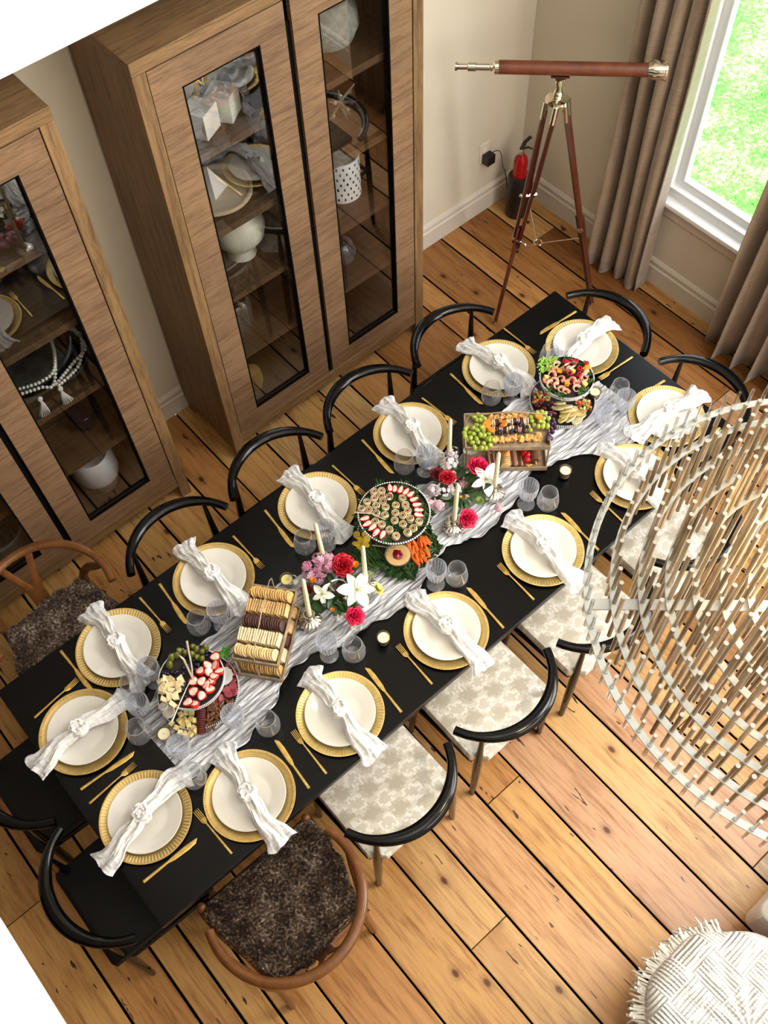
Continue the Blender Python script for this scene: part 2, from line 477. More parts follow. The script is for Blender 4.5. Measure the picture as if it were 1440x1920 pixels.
# ================================================================== ROOM
RX, RY, RH = 7.0, 6.5, 5.6
def struct(name, mb, m, **kw):
    o = mb.build(name, m, None, **kw); o['kind'] = 'structure'; return o
mb = MB(); mb.box((RX / 2, RY / 2, -0.06), (RX, RY, 0.06)); floor = struct('floor', mb, M['dark'], smooth=False)
YEL = (0.53, 0.30, 0.105); PALE = (0.56, 0.345, 0.145); ORG = (0.47, 0.235, 0.078); BRN = (0.33, 0.150, 0.045)
TAN = (0.55, 0.315, 0.145); DRK = (0.23, 0.095, 0.026); PNK = (0.52, 0.30, 0.165); GRY = (0.56, 0.43, 0.28)
seams = [0.0, 0.097, 0.285, 0.5145, 0.668, 0.947, 1.107, 1.53, 1.784, 1.938, 2.166, 2.361, 2.608, 2.804, 3.053, 3.254, 3.508,
         3.795, 3.97, 4.09, 4.222, 4.424, 4.66, 4.88, 5.12, 5.33, 5.6, 5.82, 6.08, 6.33, 6.6, 6.8, 7.0]
joints = {0: [2.9], 1: [0.412, 2.7, 4.6], 2: [1.9, 4.1], 3: [1.25, 3.6], 4: [2.2, 5.0], 5: [1.45, 3.9], 6: [2.9], 7: [1.4, 4.4], 8: [2.95, 5.2],
          9: [1.6, 3.545], 10: [1.5, 4.7], 11: [1.9, 5.1], 12: [2.638, 4.5], 13: [1.4, 4.6], 14: [1.3, 3.011, 5.0], 15: [1.55, 4.4],
          16: [1.3, 4.9], 17: [1.5, 3.9], 18: [2.0], 19: [1.2, 4.0], 20: [2.6], 21: [1.7, 4.2]}
cols = {0: [YEL, YEL], 1: [YEL, DRK, TAN, TAN], 2: [BRN, PNK, YEL], 3: [ORG, TAN, YEL], 4: [BRN, YEL, YEL], 5: [ORG, YEL, TAN], 6: [BRN, TAN],
        7: [ORG, YEL, YEL], 8: [PALE, YEL, TAN], 9: [YEL, PNK, GRY], 10: [PALE, PALE, PALE], 11: [YEL, PNK, TAN], 12: [ORG, YEL, YEL],
        13: [YEL, TAN, TAN], 14: [YEL, PALE, PALE, YEL], 15: [ORG, YEL, YEL], 16: [YEL, ORG, ORG], 17: [YEL, YEL, PALE], 18: [PALE, YEL],
        19: [YEL, YEL, YEL], 20: [ORG, TAN], 21: [YEL, YEL, YEL]}
for i in range(len(seams) - 1):
    x0, x1 = seams[i], seams[i + 1]
    ys = [0.0] + joints.get(i, [2.0 + (i * 0.7) % 2.5]) + [RY]
    for j in range(len(ys) - 1):
        gap = 0.0075 + 0.0045 * rnd.random()
        mb = MB(); dz = -0.002 * rnd.random()
        a, b, c, d = x0 + gap / 2, x1 - gap / 2, ys[j] + 0.0015, ys[j + 1] - 0.0015
        e = 0.0025
        vs_ = [(a, c, -0.03), (b, c, -0.03), (b, d, -0.03), (a, d, -0.03), (a, c, dz - e), (b, c, dz - e), (b, d, dz - e), (a, d, dz - e),
               (a + e, c + e, dz), (b - e, c + e, dz), (b - e, d - e, dz), (a + e, d - e, dz)]
        mb.add(vs_, [(8, 9, 10, 11), (4, 5, 9, 8), (5, 6, 10, 9), (6, 7, 11, 10), (7, 4, 8, 11), (0, 1, 5, 4), (1, 2, 6, 5), (2, 3, 7, 6), (3, 0, 4, 7)])
        o = mb.build('plank', M['floor'], floor, smooth=False)
        o.data.materials.append(M['dark'])
        for p_ in o.data.polygons:
            if p_.index >= 5: p_.material_index = 1
        cc = cols.get(i, [YEL, ORG, TAN]); cc = cc[j % len(cc)]
        k = 0.95 + 0.1 * rnd.random()
        o.color = (cc[0] * k, cc[1] * k, cc[2] * k, 1)
# walls
mb = MB(); mb.box((RX / 2, -0.06, RH / 2), (RX + 0.24, 0.12, RH)); struct('wall_left', mb, M['wall'], smooth=False)
WY0, WY1, WZ0, WZ1 = 0.99, 2.12, 0.615, 2.62     # the window opening in the far wall
mb = MB()
mb.box((-0.06, WY0 / 2, RH / 2), (0.12, WY0, RH))
mb.box((-0.06, (WY1 + RY) / 2, RH / 2), (0.12, RY - WY1, RH))
mb.box((-0.06, (WY0 + WY1) / 2, WZ0 / 2), (0.12, WY1 - WY0, WZ0))
mb.box((-0.06, (WY0 + WY1) / 2, (WZ1 + RH) / 2), (0.12, WY1 - WY0, RH - WZ1))
struct('wall_back', mb, M['wall'], smooth=False)
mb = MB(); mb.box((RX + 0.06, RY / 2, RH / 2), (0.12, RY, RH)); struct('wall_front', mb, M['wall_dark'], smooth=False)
mb = MB(); mb.box((RX / 2, RY + 0.06, RH / 2), (RX + 0.24, 0.12, RH)); struct('wall_right', mb, M['wall'], smooth=False)
mb = MB(); mb.box((RX / 2, RY / 2, RH + 0.05), (RX + 0.24, RY + 0.24, 0.1)); struct('ceiling', mb, M['ceil'], smooth=False)
# skirting boards with a stepped, rounded cap
def skirting(name, p0, p1, nrm):
    prof = [(0.0, 0.0), (0.019, 0.0), (0.019, 0.112), (0.013, 0.120), (0.013, 0.138), (0.016, 0.142), (0.016, 0.150), (0.006, 0.166), (0.0, 0.168)]
    mb = MB(); rr = []
    for q in (p0, p1):
        rr.append([(q[0] + nrm[0] * d, q[1] + nrm[1] * d, z) for d, z in prof])
    mb.rings(rr); return struct(name, mb, M['trim'], smooth=False)
skirting('baseboard_left', (0.0, 0.0), (RX, 0.0), (0, 1))
skirting('baseboard_back', (0.0, 0.0), (0.0, RY), (1, 0))
# upper landing edges (white), seen past at two corners of the photograph
mb = MB(); mb.box((RX / 2, 0.31, 2.72), (RX, 0.62, 0.34)); struct('trim_1', mb, M['ledge'], smooth=False, bev=0.006)
mb = MB(); mb.box(((4.123 + RX) / 2, (0.62 + RY) / 2, 2.72), (RX - 4.123, RY - 0.62, 0.34)); struct('trim_2', mb, M['ledge'], smooth=False, bev=0.006)
# window
win = bpy.data.objects.new('window_1', None); COL.objects.link(win); win['kind'] = 'structure'
ym = (WY0 + WY1) / 2; wl = WY1 - WY0
mb = MB()
mb.box((0.012, ym, 0.595), (0.10, wl + 0.16, 0.028))       # inner board
mb.build('sill', M['white'], win, smooth=False, bev=0.006)
mb = MB(); mb.box((0.008, ym, 0.535), (0.022, wl + 0.10, 0.09)); mb.build('apron', M['trim'], win, smooth=False, bev=0.004)
mb = MB()
for y in (WY0 + 0.03, WY1 - 0.03): mb.box((-0.05, y, (WZ0 + WZ1) / 2), (0.11, 0.065, WZ1 - WZ0))
for z in (WZ0 + 0.02, WZ1 - 0.03): mb.box((-0.05, ym, z), (0.11, wl, 0.056))
mb.build('frame', M['white'], win, smooth=False, bev=0.004)
mb = MB()
for y in (WY0 + 0.085, WY1 - 0.085): mb.box((-0.06, y, (WZ0 + WZ1) / 2), (0.045, 0.05, WZ1 - WZ0 - 0.08))
for z in (WZ0 + 0.065, WZ1 - 0.075): mb.box((-0.06, ym, z), (0.046, wl - 0.06, 0.05))
mb.build('sash', M['white'], win, smooth=False, bev=0.006)
mb = MB(); mb.box((-0.062, ym, (WZ0 + WZ1) / 2), (0.006, wl - 0.18, WZ1 - WZ0 - 0.17)); mb.build('pane', M['winpane'], win, smooth=False)
mb = MB()
for y in (WY0 - 0.045, WY1 + 0.045): mb.box((0.01, y, (0.58 + WZ1) / 2), (0.022, 0.09, WZ1 - 0.58 + 0.1))
mb.box((0.01, ym, WZ1 + 0.06), (0.024, wl + 0.18, 0.10))
mb.build('casing', M['trim'], win, smooth=False, bev=0.004)
# lawn outside
mb = MB()
def gfn(u, v):
    x, y = -0.14 - 16 * u ** 1.5, -8 + 20 * v
    return (x, y, -0.45 + 0.06 * mnoise.noise(Vector((x * 0.8, y * 0.8, 0))))
mb.grid(gfn, 40, 60)
lawn = mb.build('lawn', M['grass'], None); lawn['kind'] = 'structure'
mb = MB(); r2 = random.Random(3)
for i in range(9000):
    x, y = -0.2 - 4.2 * r2.random(), 0.2 + 3.0 * r2.random() - 1.2 * r2.random()
    h = 0.02 + 0.035 * r2.random(); a = r2.random() * 6.28; w = 0.004
    z = -0.45 + 0.06 * mnoise.noise(Vector((x * 0.8, y * 0.8, 0)))
    dx, dy = cos(a), sin(a)
    mb.add([(x - dx * w, y - dy * w, z), (x + dx * w, y + dy * w, z), (x + dy * h * 0.7, y - dx * h * 0.7, z + h)], [(0, 1, 2)])
tag(mb.build('grass', M['grass'], None, smooth=False), 'sunlit short green lawn grass outside the tall window', 'grass', kind='stuff')

# ================================================================== CURTAINS
def curtain_mesh(y0, y1, nf, seed, z0=0.008, z1=2.84, x0=0.10, amp=0.048, tilt=0.0, flare=0.03):
    mb = MB(); r = random.Random(seed)
    ph = [r.random() * 6.28 for _ in range(6)]
    def fn(u, v):
        z = z0 + (z1 - z0) * v
        w = 1 + flare * (1 - v) ** 2
        s = (u - 0.5) * w + 0.5
        y = y0 + (y1 - y0) * s + tilt * v
        f = sin(2 * pi * nf * u + ph[0] + 0.5 * sin(3 * v + ph[1])) + 0.35 * sin(2 * pi * nf * 1.9 * u + ph[2] + v)
        pinch = 0.45 + 0.55 * (1 - v) if v > 0.5 else 0.72 + 0.28 * (1 - 2 * v) * 0.5 + 0.0
        y += 0.014 * sin(2 * pi * nf * u * 1.0 + ph[3] + 1.5)
        x = x0 + amp * f * pinch + 0.01 * sin(9 * v + 7 * u)
        if v < 0.02: x += 0.012 * sin(17 * u)
        return (max(x, 0.03), y, z)
    mb.grid(fn, 150, 26)
    return mb
c1 = curtain_mesh(0.70, 1.10, 4.6, 5, tilt=0.02, x0=0.115, amp=0.06).build('curtain', M['curtain'], None, solid=0.004)
tag(c1, 'taupe linen curtain hanging in folds between telescope and window', 'curtain', 'window curtains')
c2 = curtain_mesh(1.62, 2.30, 6.2, 11, tilt=0.05, x0=0.13, amp=0.065).build('curtain', M['curtain'], None, solid=0.004)
tag(c2, 'brown taupe curtain on far side of window behind the chandelier', 'curtain', 'window curtains')
rod = thing('curtain_rod', 'dark metal curtain rod above the tall window', 'curtain rod', (0.12, 1.5, 2.86))
mb = MB(); mb.cyl((0, -0.95, 0), (0, 0.95, 0), 0.013); mb.build('rod', M['blackplastic'], rod)
mb = MB(); mb.ell((0, -0.97, 0), (0.03,) * 3); mb.ell((0, 0.97, 0), (0.03,) * 3); mb.build('finial', M['blackplastic'], rod)
mb = MB()
for y in (-0.8, 0.8): mb.box((-0.06, y, 0), (0.13, 0.02, 0.03))
mb.build('bracket', M['blackplastic'], rod, smooth=False)

# ================================================================== CABINETS
CD = 0.482; CH = 2.308
def cabinet(x0, x1, label):
    t = thing('display_cabinet', label, 'cabinet', (x0, 0.022, 0), group='tall glass-fronted display cabinets')
    W = x1 - x0; D = CD - 0.022
    sw = 0.055
    mb = MB(); mb.box((0.011, (D - 0.04) / 2 , 0.1 + (CH - 0.15) / 2), (0.022, D - 0.041, CH - 0.15)); mb.build('side_panel', M['cab_v'], t, smooth=False)
    mb = MB(); mb.box((W - 0.011, (D - 0.04) / 2, 0.1 + (CH - 0.15) / 2), (0.022, D - 0.041, CH - 0.15)); mb.build('side_panel', M['cab_v'], t, smooth=False)
    mb = MB(); mb.box((W / 2, D / 2, CH - 0.026), (W, D, 0.052)); mb.build('top_panel', M['cab_h'], t, smooth=False, bev=0.003)
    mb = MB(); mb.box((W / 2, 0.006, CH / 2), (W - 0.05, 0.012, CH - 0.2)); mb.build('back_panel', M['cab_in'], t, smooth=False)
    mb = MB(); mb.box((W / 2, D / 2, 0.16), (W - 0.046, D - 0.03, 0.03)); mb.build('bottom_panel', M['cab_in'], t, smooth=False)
    for x in (sw / 2, W - sw / 2):
        mb = MB(); mb.box((x, D - 0.02, (CH - 0.052) / 2), (sw, 0.04, CH - 0.052)); mb.build('stile', M['cab_v'], t, smooth=False, bev=0.002)
    for x in (0.03, W - 0.03):
        mb = MB(); mb.box((x, 0.04, 0.06), (0.05, 0.05, 0.12)); mb.build('foot', M['cab_v'], t, smooth=False)
    mb = MB(); mb.box((W / 2, D - 0.022, 0.135), (W - 2 * sw, 0.036, 0.07)); mb.build('plinth_rail', M['cab_h'], t, smooth=False, bev=0.002)
    mb = MB(); mb.box((W / 2, D - 0.07, CH / 2), (0.03, 0.10, CH - 0.3)); mb.build('door_gap_shade', M['dark'], t, smooth=False)  # black strip put in for the shade in the gap between the doors
    mid = W / 2 + (0.0)
    for (a, b) in ((sw + 0.004, mid - 0.015), (mid + 0.015, W - sw - 0.004)):
        dz0, dz1 = 0.178, 2.250; st = 0.118
        d = MB()
        d.box((a + st / 2, D - 0.016, (dz0 + dz1) / 2), (st, 0.024, dz1 - dz0))
        d.box((b - st / 2, D - 0.016, (dz0 + dz1) / 2), (st, 0.024, dz1 - dz0))
        d.box(((a + b) / 2, D - 0.016, dz1 - 0.057), (b - a - 2 * st, 0.024, 0.114))
        d.box(((a + b) / 2, D - 0.016, dz0 + 0.052), (b - a - 2 * st, 0.024, 0.104))
        door = d.build('door', M['cab_door'], t, smooth=False)
        g = MB(); g.box(((a + b) / 2, D - 0.022, (dz0 + dz1) / 2), (b - a - 2 * st + 0.01, 0.003, dz1 - dz0 - 0.2)); g.build('glass_pane', M['pane'], door, smooth=False)
        g = MB(); iz0, iz1 = dz0 + 0.104, dz1 - 0.114
        for xx in (a + st + 0.004, b - st - 0.004): g.box((xx, D - 0.012, (iz0 + iz1) / 2), (0.006, 0.017, iz1 - iz0))
        for zz in (iz0 + 0.003, iz1 - 0.003): g.box(((a + b) / 2, D - 0.012, zz), (b - a - 2 * st, 0.017, 0.005))
        g.build('glazing_bead', M['dark'], door, smooth=False)
        for z in (0.640, 1.026, 1.410, 1.797):
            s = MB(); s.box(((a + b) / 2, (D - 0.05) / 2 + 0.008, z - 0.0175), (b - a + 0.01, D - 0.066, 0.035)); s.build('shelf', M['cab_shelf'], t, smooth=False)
    return t
cabinet(1.2306, 2.5329, 'tall grey-brown wooden cabinet with two glass doors beside the white wall corner')
cabinet(2.8314, 4.1337, 'tall grey-brown glass-door cabinet holding beads and white planter, farther from the telescope')

# ---- things on the cabinet shelves
def solo(name, mb, m, label, cat, group=None, **kw):
    o = mb.build(name, m, None, **kw); return tag(o, label, cat, group)
for (x, y, r, lb) in ((2.232, 0.32, 0.45, 'nearer the cabinet side'), (2.112, 0.30, 0.62, 'set farther back')):
    mb = MB(); mb.at(T(x, y, 1.797 + 0.055) @ RZ(r)); mb.box((0, 0, 0), (0.105, 0.105, 0.108))
    solo('marble_cube', mb, M['stone'], 'white marble cube on the highest shelf, the one ' + lb, 'cube', 'marble cubes', smooth=False, bev=0.002)
mb = MB(); mb.at(T(2.19, 0.24, 1.410)); mb.lathe([(0.001, 0.0), (0.14, 0.0), (0.155, 0.012), (0.155, 0.03), (0.145, 0.03), (0.135, 0.014), (0.001, 0.012)], 36)
solo('round_tray', mb, flat('pale_wood', srgb(214, 190, 152), 0.5), 'round pale rimmed tray under the stone pyramid', 'tray')
mb = MB(); mb.at(T(2.20, 0.22, 1.424) @ RZ(0.4)); mb.add([(-.05, -.05, 0), (.05, -.05, 0), (.05, .05, 0), (-.05, .05, 0), (0, 0, 0.12)], [(3, 2, 1, 0), (0, 1, 4), (1, 2, 4), (2, 3, 4), (3, 0, 4)])
solo('stone_pyramid', mb, M['stone'], 'small pale stone pyramid standing on a round tray', 'pyramid', smooth=False)
mb = MB(); mb.at(T(2.13, 0.24, 1.026))
mb.lathe([(0.001, 0.0), (0.062, 0.0), (0.068, 0.006), (0.060, 0.045), (0.058, 0.055), (0.085, 0.075), (0.118, 0.120), (0.128, 0.165), (0.118, 0.215), (0.088, 0.250), (0.070, 0.262), (0.060, 0.258), (0.080, 0.24), (0.108, 0.21), (0.118, 0.16), (0.10, 0.10), (0.001, 0.07)], 36)
solo('footed_vase', mb, flat('cream_glaze', srgb(226, 224, 200), 0.35), 'cream footed bowl-shaped vase on the middle shelf', 'vase')
mb = MB(); mb.at(T(2.25, 0.27, 0.64)); mb.lathe([(0.001, 0), (0.062, 0), (0.075, 0.03), (0.080, 0.10), (0.076, 0.17), (0.066, 0.19), (0.060, 0.185), (0.068, 0.10), (0.001, 0.02)], 32, rib=0.03, nrib=16)
solo('lantern_vase', mb, M['mercury'], 'mottled dark and gold glass vase below the cream vase', 'vase')
mb = MB(); mb.at(T(2.24, 0.28, 0.176)); mb.lathe([(0.001, 0), (0.040, 0), (0.050, 0.04), (0.052, 0.09), (0.042, 0.13), (0.001, 0.14)], 24, rib=0.03, nrib=10)
solo('woven_ornament', mb, flat('gold_weave', srgb(176, 140, 74), 0.5, bump=0.8, bscale=200), 'small gold woven ornament on the cabinet floor', 'ornament')
mb = MB(); mb.at(T(1.535, 0.23, 1.797))
mb.lathe([(0.001, 0), (0.06, 0.0), (0.11, 0.03), (0.135, 0.09), (0.13, 0.15), (0.095, 0.20), (0.04, 0.215), (0.032, 0.24), (0.026, 0.24), (0.030, 0.2), (0.001, 0.19)], 32)
solo('stone_vase', mb, flat('grey_stone', srgb(152, 154, 144), 0.85, var=0.35, vscale=60, bump=0.6, bscale=90), 'round grey rough stone vase on highest shelf', 'vase')
mb = MB(); mb.at(T(1.50, 0.25, 1.50))
for k, (a, b) in enumerate([((-.10, -.02, -.05), (.09, .03, .07)), ((-.06, .02, .08), (.07, -.03, -.085)), ((0.02, .08, .0), (-.01, -.08, .02)), ((-.02, 0, -.09), (.03, .02, .09))]):
    mb.tube([a, (a[0] * .3 + .01, a[1] * .3, a[2] * .3 + .01), b], [0.004, 0.008, 0.004], 6)
    for q in (a, b): mb.ell(tuple(c * 0.6 for c in q), (0.013, 0.011, 0.012), 6, 4)
solo('branch_ornament', mb, flat('silver_twig', srgb(190, 182, 158), 0.35, 0.6), 'spiky silver twig ornament on the second shelf', 'ornament')
# perforated white lantern
lt = thing('perforated_lantern', 'white cylinder lantern pierced with rows of teardrop holes', 'lantern', (1.53, 0.24, 1.026))
mb = MB(); mb.lathe([(0.088, 0.0), (0.090, 0.0), (0.090, 0.22), (0.086, 0.22), (0.086, 0.004), (0.001, 0.004)], 40); mb.build('shell', M['white'], lt)
mb = MB()
for r_ in range(7):
    for j in range(18):
        a = 2 * pi * (j + 0.5 * (r_ % 2)) / 18; z = 0.022 + r_ * 0.029
        mb.ell((0.0895 * cos(a), 0.0895 * sin(a), z), (0.0025, 0.0055, 0.0085), 6, 4, Matrix.Rotation(a, 3, 'Z'))
mb.build('cutout', M['dark'], lt)
mb = MB(); mb.at(T(1.60, 0.28, 0.64)); mb.lathe([(0.001, 0.0), (0.03, 0.003), (0.06, 0.03), (0.072, 0.07), (0.06, 0.115), (0.04, 0.135), (0.038, 0.135)], 28)
solo('glass_globe', mb, M['ribglass'], 'clear round glass globe vase on the fourth shelf', 'vase')
# farther cabinet
mb = MB(); mb.at(T(3.355, 0.22, 1.797)); mb.lathe([(0.001, 0), (0.05, 0), (0.085, 0.05), (0.10, 0.12), (0.08, 0.19), (0.045, 0.22), (0.04, 0.22), (0.001, 0.18)], 32)
solo('marbled_vase', mb, flat('white_green_marble', srgb(206, 210, 196), 0.3, var=0.3, vscale=12), 'rounded white marbled vase on farther cabinet upper shelf', 'vase')
bw = MB(); bw.at(T(3.14, 0.25, 1.026)); bw.lathe([(0.001, 0), (0.07, 0), (0.13, 0.03), (0.175, 0.085), (0.182, 0.105), (0.172, 0.10), (0.12, 0.04), (0.001, 0.02)], 40)
solo('black_bowl', bw, flat('black_glaze', (0.01, 0.015, 0.015, 1), 0.25), 'wide black bowl with white bead strands spilling over', 'bowl')
gl = thing('bead_garland', 'white wooden bead garland with two cotton tassels in black bowl', 'garland', (0, 0, 0))
def crv(pts, n):
    out = []; P = [Vector(q) for q in pts]
    P = [P[0]] + P + [P[-1]]
    for i in range(1, len(P) - 2):
        for s in range(n):
            t = s / n; a, b, c, d = P[i - 1], P[i], P[i + 1], P[i + 2]
            out.append(0.5 * ((2 * b) + (c - a) * t + (2 * a - 5 * b + 4 * c - d) * t * t + (3 * b - a - 3 * c + d) * t ** 3))
    out.append(P[-2]); return out
z0 = 1.135
strands = [[(3.335, .36, z0), (3.25, .40, z0 + .012), (3.20, .41, z0), (3.12, .30, z0 + .02), (3.06, .16, z0 + .02), (2.99, .22, z0 + .01), (3.00, .34, z0 + .01), (3.08, .36, z0 - .01), (3.20, .42, z0)],
           [(3.33, .33, z0), (3.24, .38, z0 + .02), (3.16, .36, z0 + .02), (3.09, .22, z0 + .02), (3.10, .12, z0 + .01), (3.03, .12, z0 + .015), (2.98, .26, z0 + .015), (3.06, .38, z0 - .01), (3.19, .43, z0)]]
bead_me = None
for st in strands:
    pts = crv(st, 40); acc = 0.0; last = pts[0]
    for q in pts[1:]:
        acc += (q - last).length; last = q
        if acc >= 0.0155:
            acc = 0
            if bead_me is None:
                m_ = MB(); m_.ell((0, 0, 0), (0.0078,) * 3, 8, 6); bead_me = m_.mesh('bead', flat('white_bead', srgb(236, 232, 220), 0.5))
            inst(bead_me, 'bead', q, parent=gl)
for (x, y, rr) in ((3.19, .44, 0.3), (3.28, .43, -0.5)):
    mb = MB()
    mb.ell((x, y, 1.125), (0.012, 0.010, 0.014), 8, 6)
    for k in range(16):
        a = 2 * pi * k / 16; e = 0.018 + 0.008 * rnd.random()
        mb.tube([(x, y, 1.12), (x + 0.008 * cos(a), y + 0.006 * sin(a), 1.09), (x + e * cos(a) - 0.02 * rr, min(y + e * 0.5 * sin(a), 0.455), 1.034)], [0.002, 0.002, 0.0015], 4)
    mb.build('tassel', M['yarn'], gl)
pl = thing('white_planter', 'white planter pot with woven rope lower half on cabinet floor', 'planter', (3.17, 0.26, 0.176))
mb = MB(); mb.lathe([(0.098, 0.10), (0.108, 0.13), (0.108, 0.20), (0.098, 0.245), (0.085, 0.265), (0.076, 0.26), (0.09, 0.2), (0.001, 0.18)], 36); mb.build('rim', M['white'], pl)
mb = MB(); mb.lathe([(0.001, 0), (0.066, 0), (0.088, 0.05), (0.099, 0.10), (0.099, 0.104)], 72, rib=0.018, nrib=24); mb.build('basket_base', M['woven'], pl)
mb = MB(); mb.at(T(3.12, 0.26, 0.64)); mb.lathe([(0.001, 0), (0.05, 0), (0.07, 0.04), (0.06, 0.09), (0.03, 0.11), (0.028, 0.11), (0.001, 0.05)], 28)
solo('black_vase', mb, flat('black_gloss', (0.01, 0.01, 0.02, 1), 0.08), 'low glossy black vase between bead bowl and planter', 'vase')
mb = MB(); mb.at(T(3.72, 0.28, 0.176)); mb.lathe([(0.001, 0), (0.07, 0), (0.11, 0.08), (0.13, 0.20), (0.12, 0.21), (0.09, 0.08), (0.001, 0.04)], 32)
solo('grey_bowl', mb, flat('grey_bark', srgb(92, 96, 92), 0.8, var=0.5, vscale=40, bump=0.6), 'deep mottled grey bowl behind the wooden wishbone chair', 'bowl')

# ================================================================== CORNER: outlet, adapter, extinguisher
o_ = thing('wall_outlet', 'white wall outlet plate above the skirting near corner', 'outlet', (0.325, 0, 0.43))
mb = MB(); mb.box((0, 0.003, 0), (0.080, 0.010, 0.125)); mb.build('cover_plate', flat('ivory_plate', srgb(236, 222, 196), 0.4), o_, smooth=False, bev=0.002)
mb = MB()
for z in (-0.024, 0.024): mb.box((0, 0.007, z), (0.034, 0.004, 0.030))
mb.build('socket', M['white'], o_, smooth=False, bev=0.004)
ad = thing('power_adapter', 'black plug-in power adapter with thin cable in wall outlet', 'adapter', (0.318, 0.009, 0.40))
mb = MB(); mb.box((0, 0.026, 0), (0.062, 0.05, 0.062)); mb.build('housing', M['blackplastic'], ad, smooth=False, bev=0.005)
mb = MB(); mb.tube(crv([(0, 0.03, 0.03), (-0.03, 0.045, 0.05), (-0.07, 0.05, 0.02), (-0.12, 0.03, -0.12), (-0.16, 0.02, -0.2), (-0.19, 0.03, -0.39)], 8), 0.0025, 6); mb.build('cable', M['blackplastic'], ad)
ex = thing('fire_extinguisher', 'small red fire extinguisher in a black can in the corner', 'extinguisher', (0.185, 0.165, 0))
mb = MB(); mb.lathe([(0.001, 0.0), (0.060, 0.0), (0.066, 0.008), (0.066, 0.275), (0.062, 0.287), (0.045, 0.292), (0.045, 0.28)], 32); mb.build('holder', M['blackplastic'], ex)
mb = MB(); mb.lathe([(0.001, 0.02), (0.042, 0.02), (0.042, 0.385), (0.036, 0.412), (0.020, 0.430), (0.016, 0.445), (0.001, 0.446)], 32); mb.build('bottle', M['red'], ex)
mb = MB(); mb.cyl((0, 0, 0.44), (0, 0, 0.475), 0.014); mb.cyl((0, 0, 0.46), (0.055, 0.035, 0.475), 0.008); mb.build('valve', M['chrome'], ex)
mb = MB(); mb.tube([(0.02, 0.01, 0.485), (-0.03, -0.01, 0.498), (-0.075, -0.01, 0.51)], [(0.012, 0.004)] * 3, 6); mb.tube([(0.0, 0.0, 0.475), (-0.04, 0.01, 0.468), (-0.075, 0.02, 0.44)], [(0.009, 0.004)] * 3, 6); mb.build('handle', M['blackplastic'], ex)

# ================================================================== TELESCOPE
ts = thing('telescope', 'brown leather and nickel telescope on a mahogany tripod by the window', 'telescope', (0.587, 0.698, 0))
C = Vector((0.587, 0.698, 0))
def rel(x, y, z): return Vector((x, y, z)) - C
axis0 = rel(0.916, 0.348, 1.45); axis1 = rel(0.251, 1.021, 1.45)
ax = (axis1 - axis0); L = ax.length; ax = ax / L
def along(d): return axis0 + ax * d
leather_a, leather_b = 0.195, 0.898 * L / L
Rz = ax.to_track_quat('Z', 'Y').to_matrix().to_4x4()
def tlathe(name, prof, m, n=28):
    mb = MB(); mb.at(Matrix.Translation(axis0) @ Rz); mb.lathe(prof, n, cap=False); return mb.build(name, m, ts)
tlathe('eyepiece', [(0.001, 0.0), (0.020, 0.0), (0.020, 0.008), (0.015, 0.014), (0.015, 0.055), (0.021, 0.058), (0.021, 0.095), (0.0165, 0.098), (0.0165, 0.160), (0.019, 0.163), (0.019, 0.170), (0.026, 0.178), (0.032, 0.180), (0.032, 0.198), (0.001, 0.198)], M['chrome'])
tlathe('main_tube', [(0.001, 0.196), (0.0305, 0.196), (0.0305, L - 0.075), (0.001, L - 0.075)], M['leather'])
tlathe('objective_cap', [(0.001, L - 0.085), (0.032, L - 0.08), (0.041, L - 0.06), (0.043, L - 0.055), (0.043, L - 0.006), (0.046, L - 0.004), (0.046, L + 0.004), (0.04, L + 0.004), (0.001, L - 0.004)], M['chrome'])
mb = MB()
mb.cyl((0, 0, 1.415), (0, 0, 1.408), 0.03, 0.03, 12)
mb.tube([(0.03, -0.03, 1.416), (-0.03, 0.03, 1.416)], [(0.014, 0.003)] * 2, 8)
mb.tube([(0, 0, 1.41), (0.004, 0, 1.385), (0.0, 0, 1.36), (0.0, 0, 1.33)], [0.012, 0.018, 0.014, 0.020], 12)
mb.ell((0, 0, 1.325), (0.024, 0.024, 0.024), 12, 8)
mb.lathe([(0.001, 1.285), (0.05, 1.285), (0.056, 1.292), (0.054, 1.304), (0.03, 1.312), (0.001, 1.314)], 24)
mb.build('mount_head', M['chrome'], ts)
feet = [rel(0.90, 0.722, 0), rel(0.402, 0.99, 0), rel(0.425, 0.417, 0)]
for ft in feet:
    d = ft.normalized(); side = Vector((-d.y, d.x, 0))
    top = Vector((d.x * 0.045, d.y * 0.045, 1.27))
    lg = MB()
    for s in (-1, 1):
        a = top + side * (0.030 * s); b = top.lerp(ft, 0.58) + side * (0.017 * s)
        lg.tube([a, b], [(0.012, 0.011)] * 2, 4)
    a = top.lerp(ft, 0.50); lg.tube([a, ft + Vector((0, 0, 0.02))], [(0.024, 0.012), (0.015, 0.012)], 4, up=side)
    leg = lg.build('leg', M['mahog'], ts, smooth=False)
    m2 = MB()
    for s in (-1, 1): m2.cyl(top + side * (0.030 * s) + Vector((0, 0, 0.022)), top.lerp(ft, 0.05) + side * (0.029 * s), 0.0125, 0.0125, 8)
    q = top.lerp(ft, 0.56); m2.tube([q + side * 0.03, q - side * 0.03], [(0.014, 0.012)] * 2, 6)
    m2.cyl(q + side * 0.03, q + side * 0.05, 0.006); m2.ell(q + side * 0.055, (0.011, 0.011, 0.011), 8, 6)
    m2.build('clamp', M['chrome'], leg)
    m3 = MB(); m3.cyl(ft + Vector((0, 0, 0.03)), ft, 0.010, 0.007); m3.build('foot_tip', M['chrome'], leg)
hub = Vector((0, 0, 0.40)) 
mb = MB()
mb.tube([hub + Vector((0.022 * cos(a), 0.022 * sin(a), 0)) for a in [2 * pi * k / 14 for k in range(14)]], 0.004, 6, loop=True)
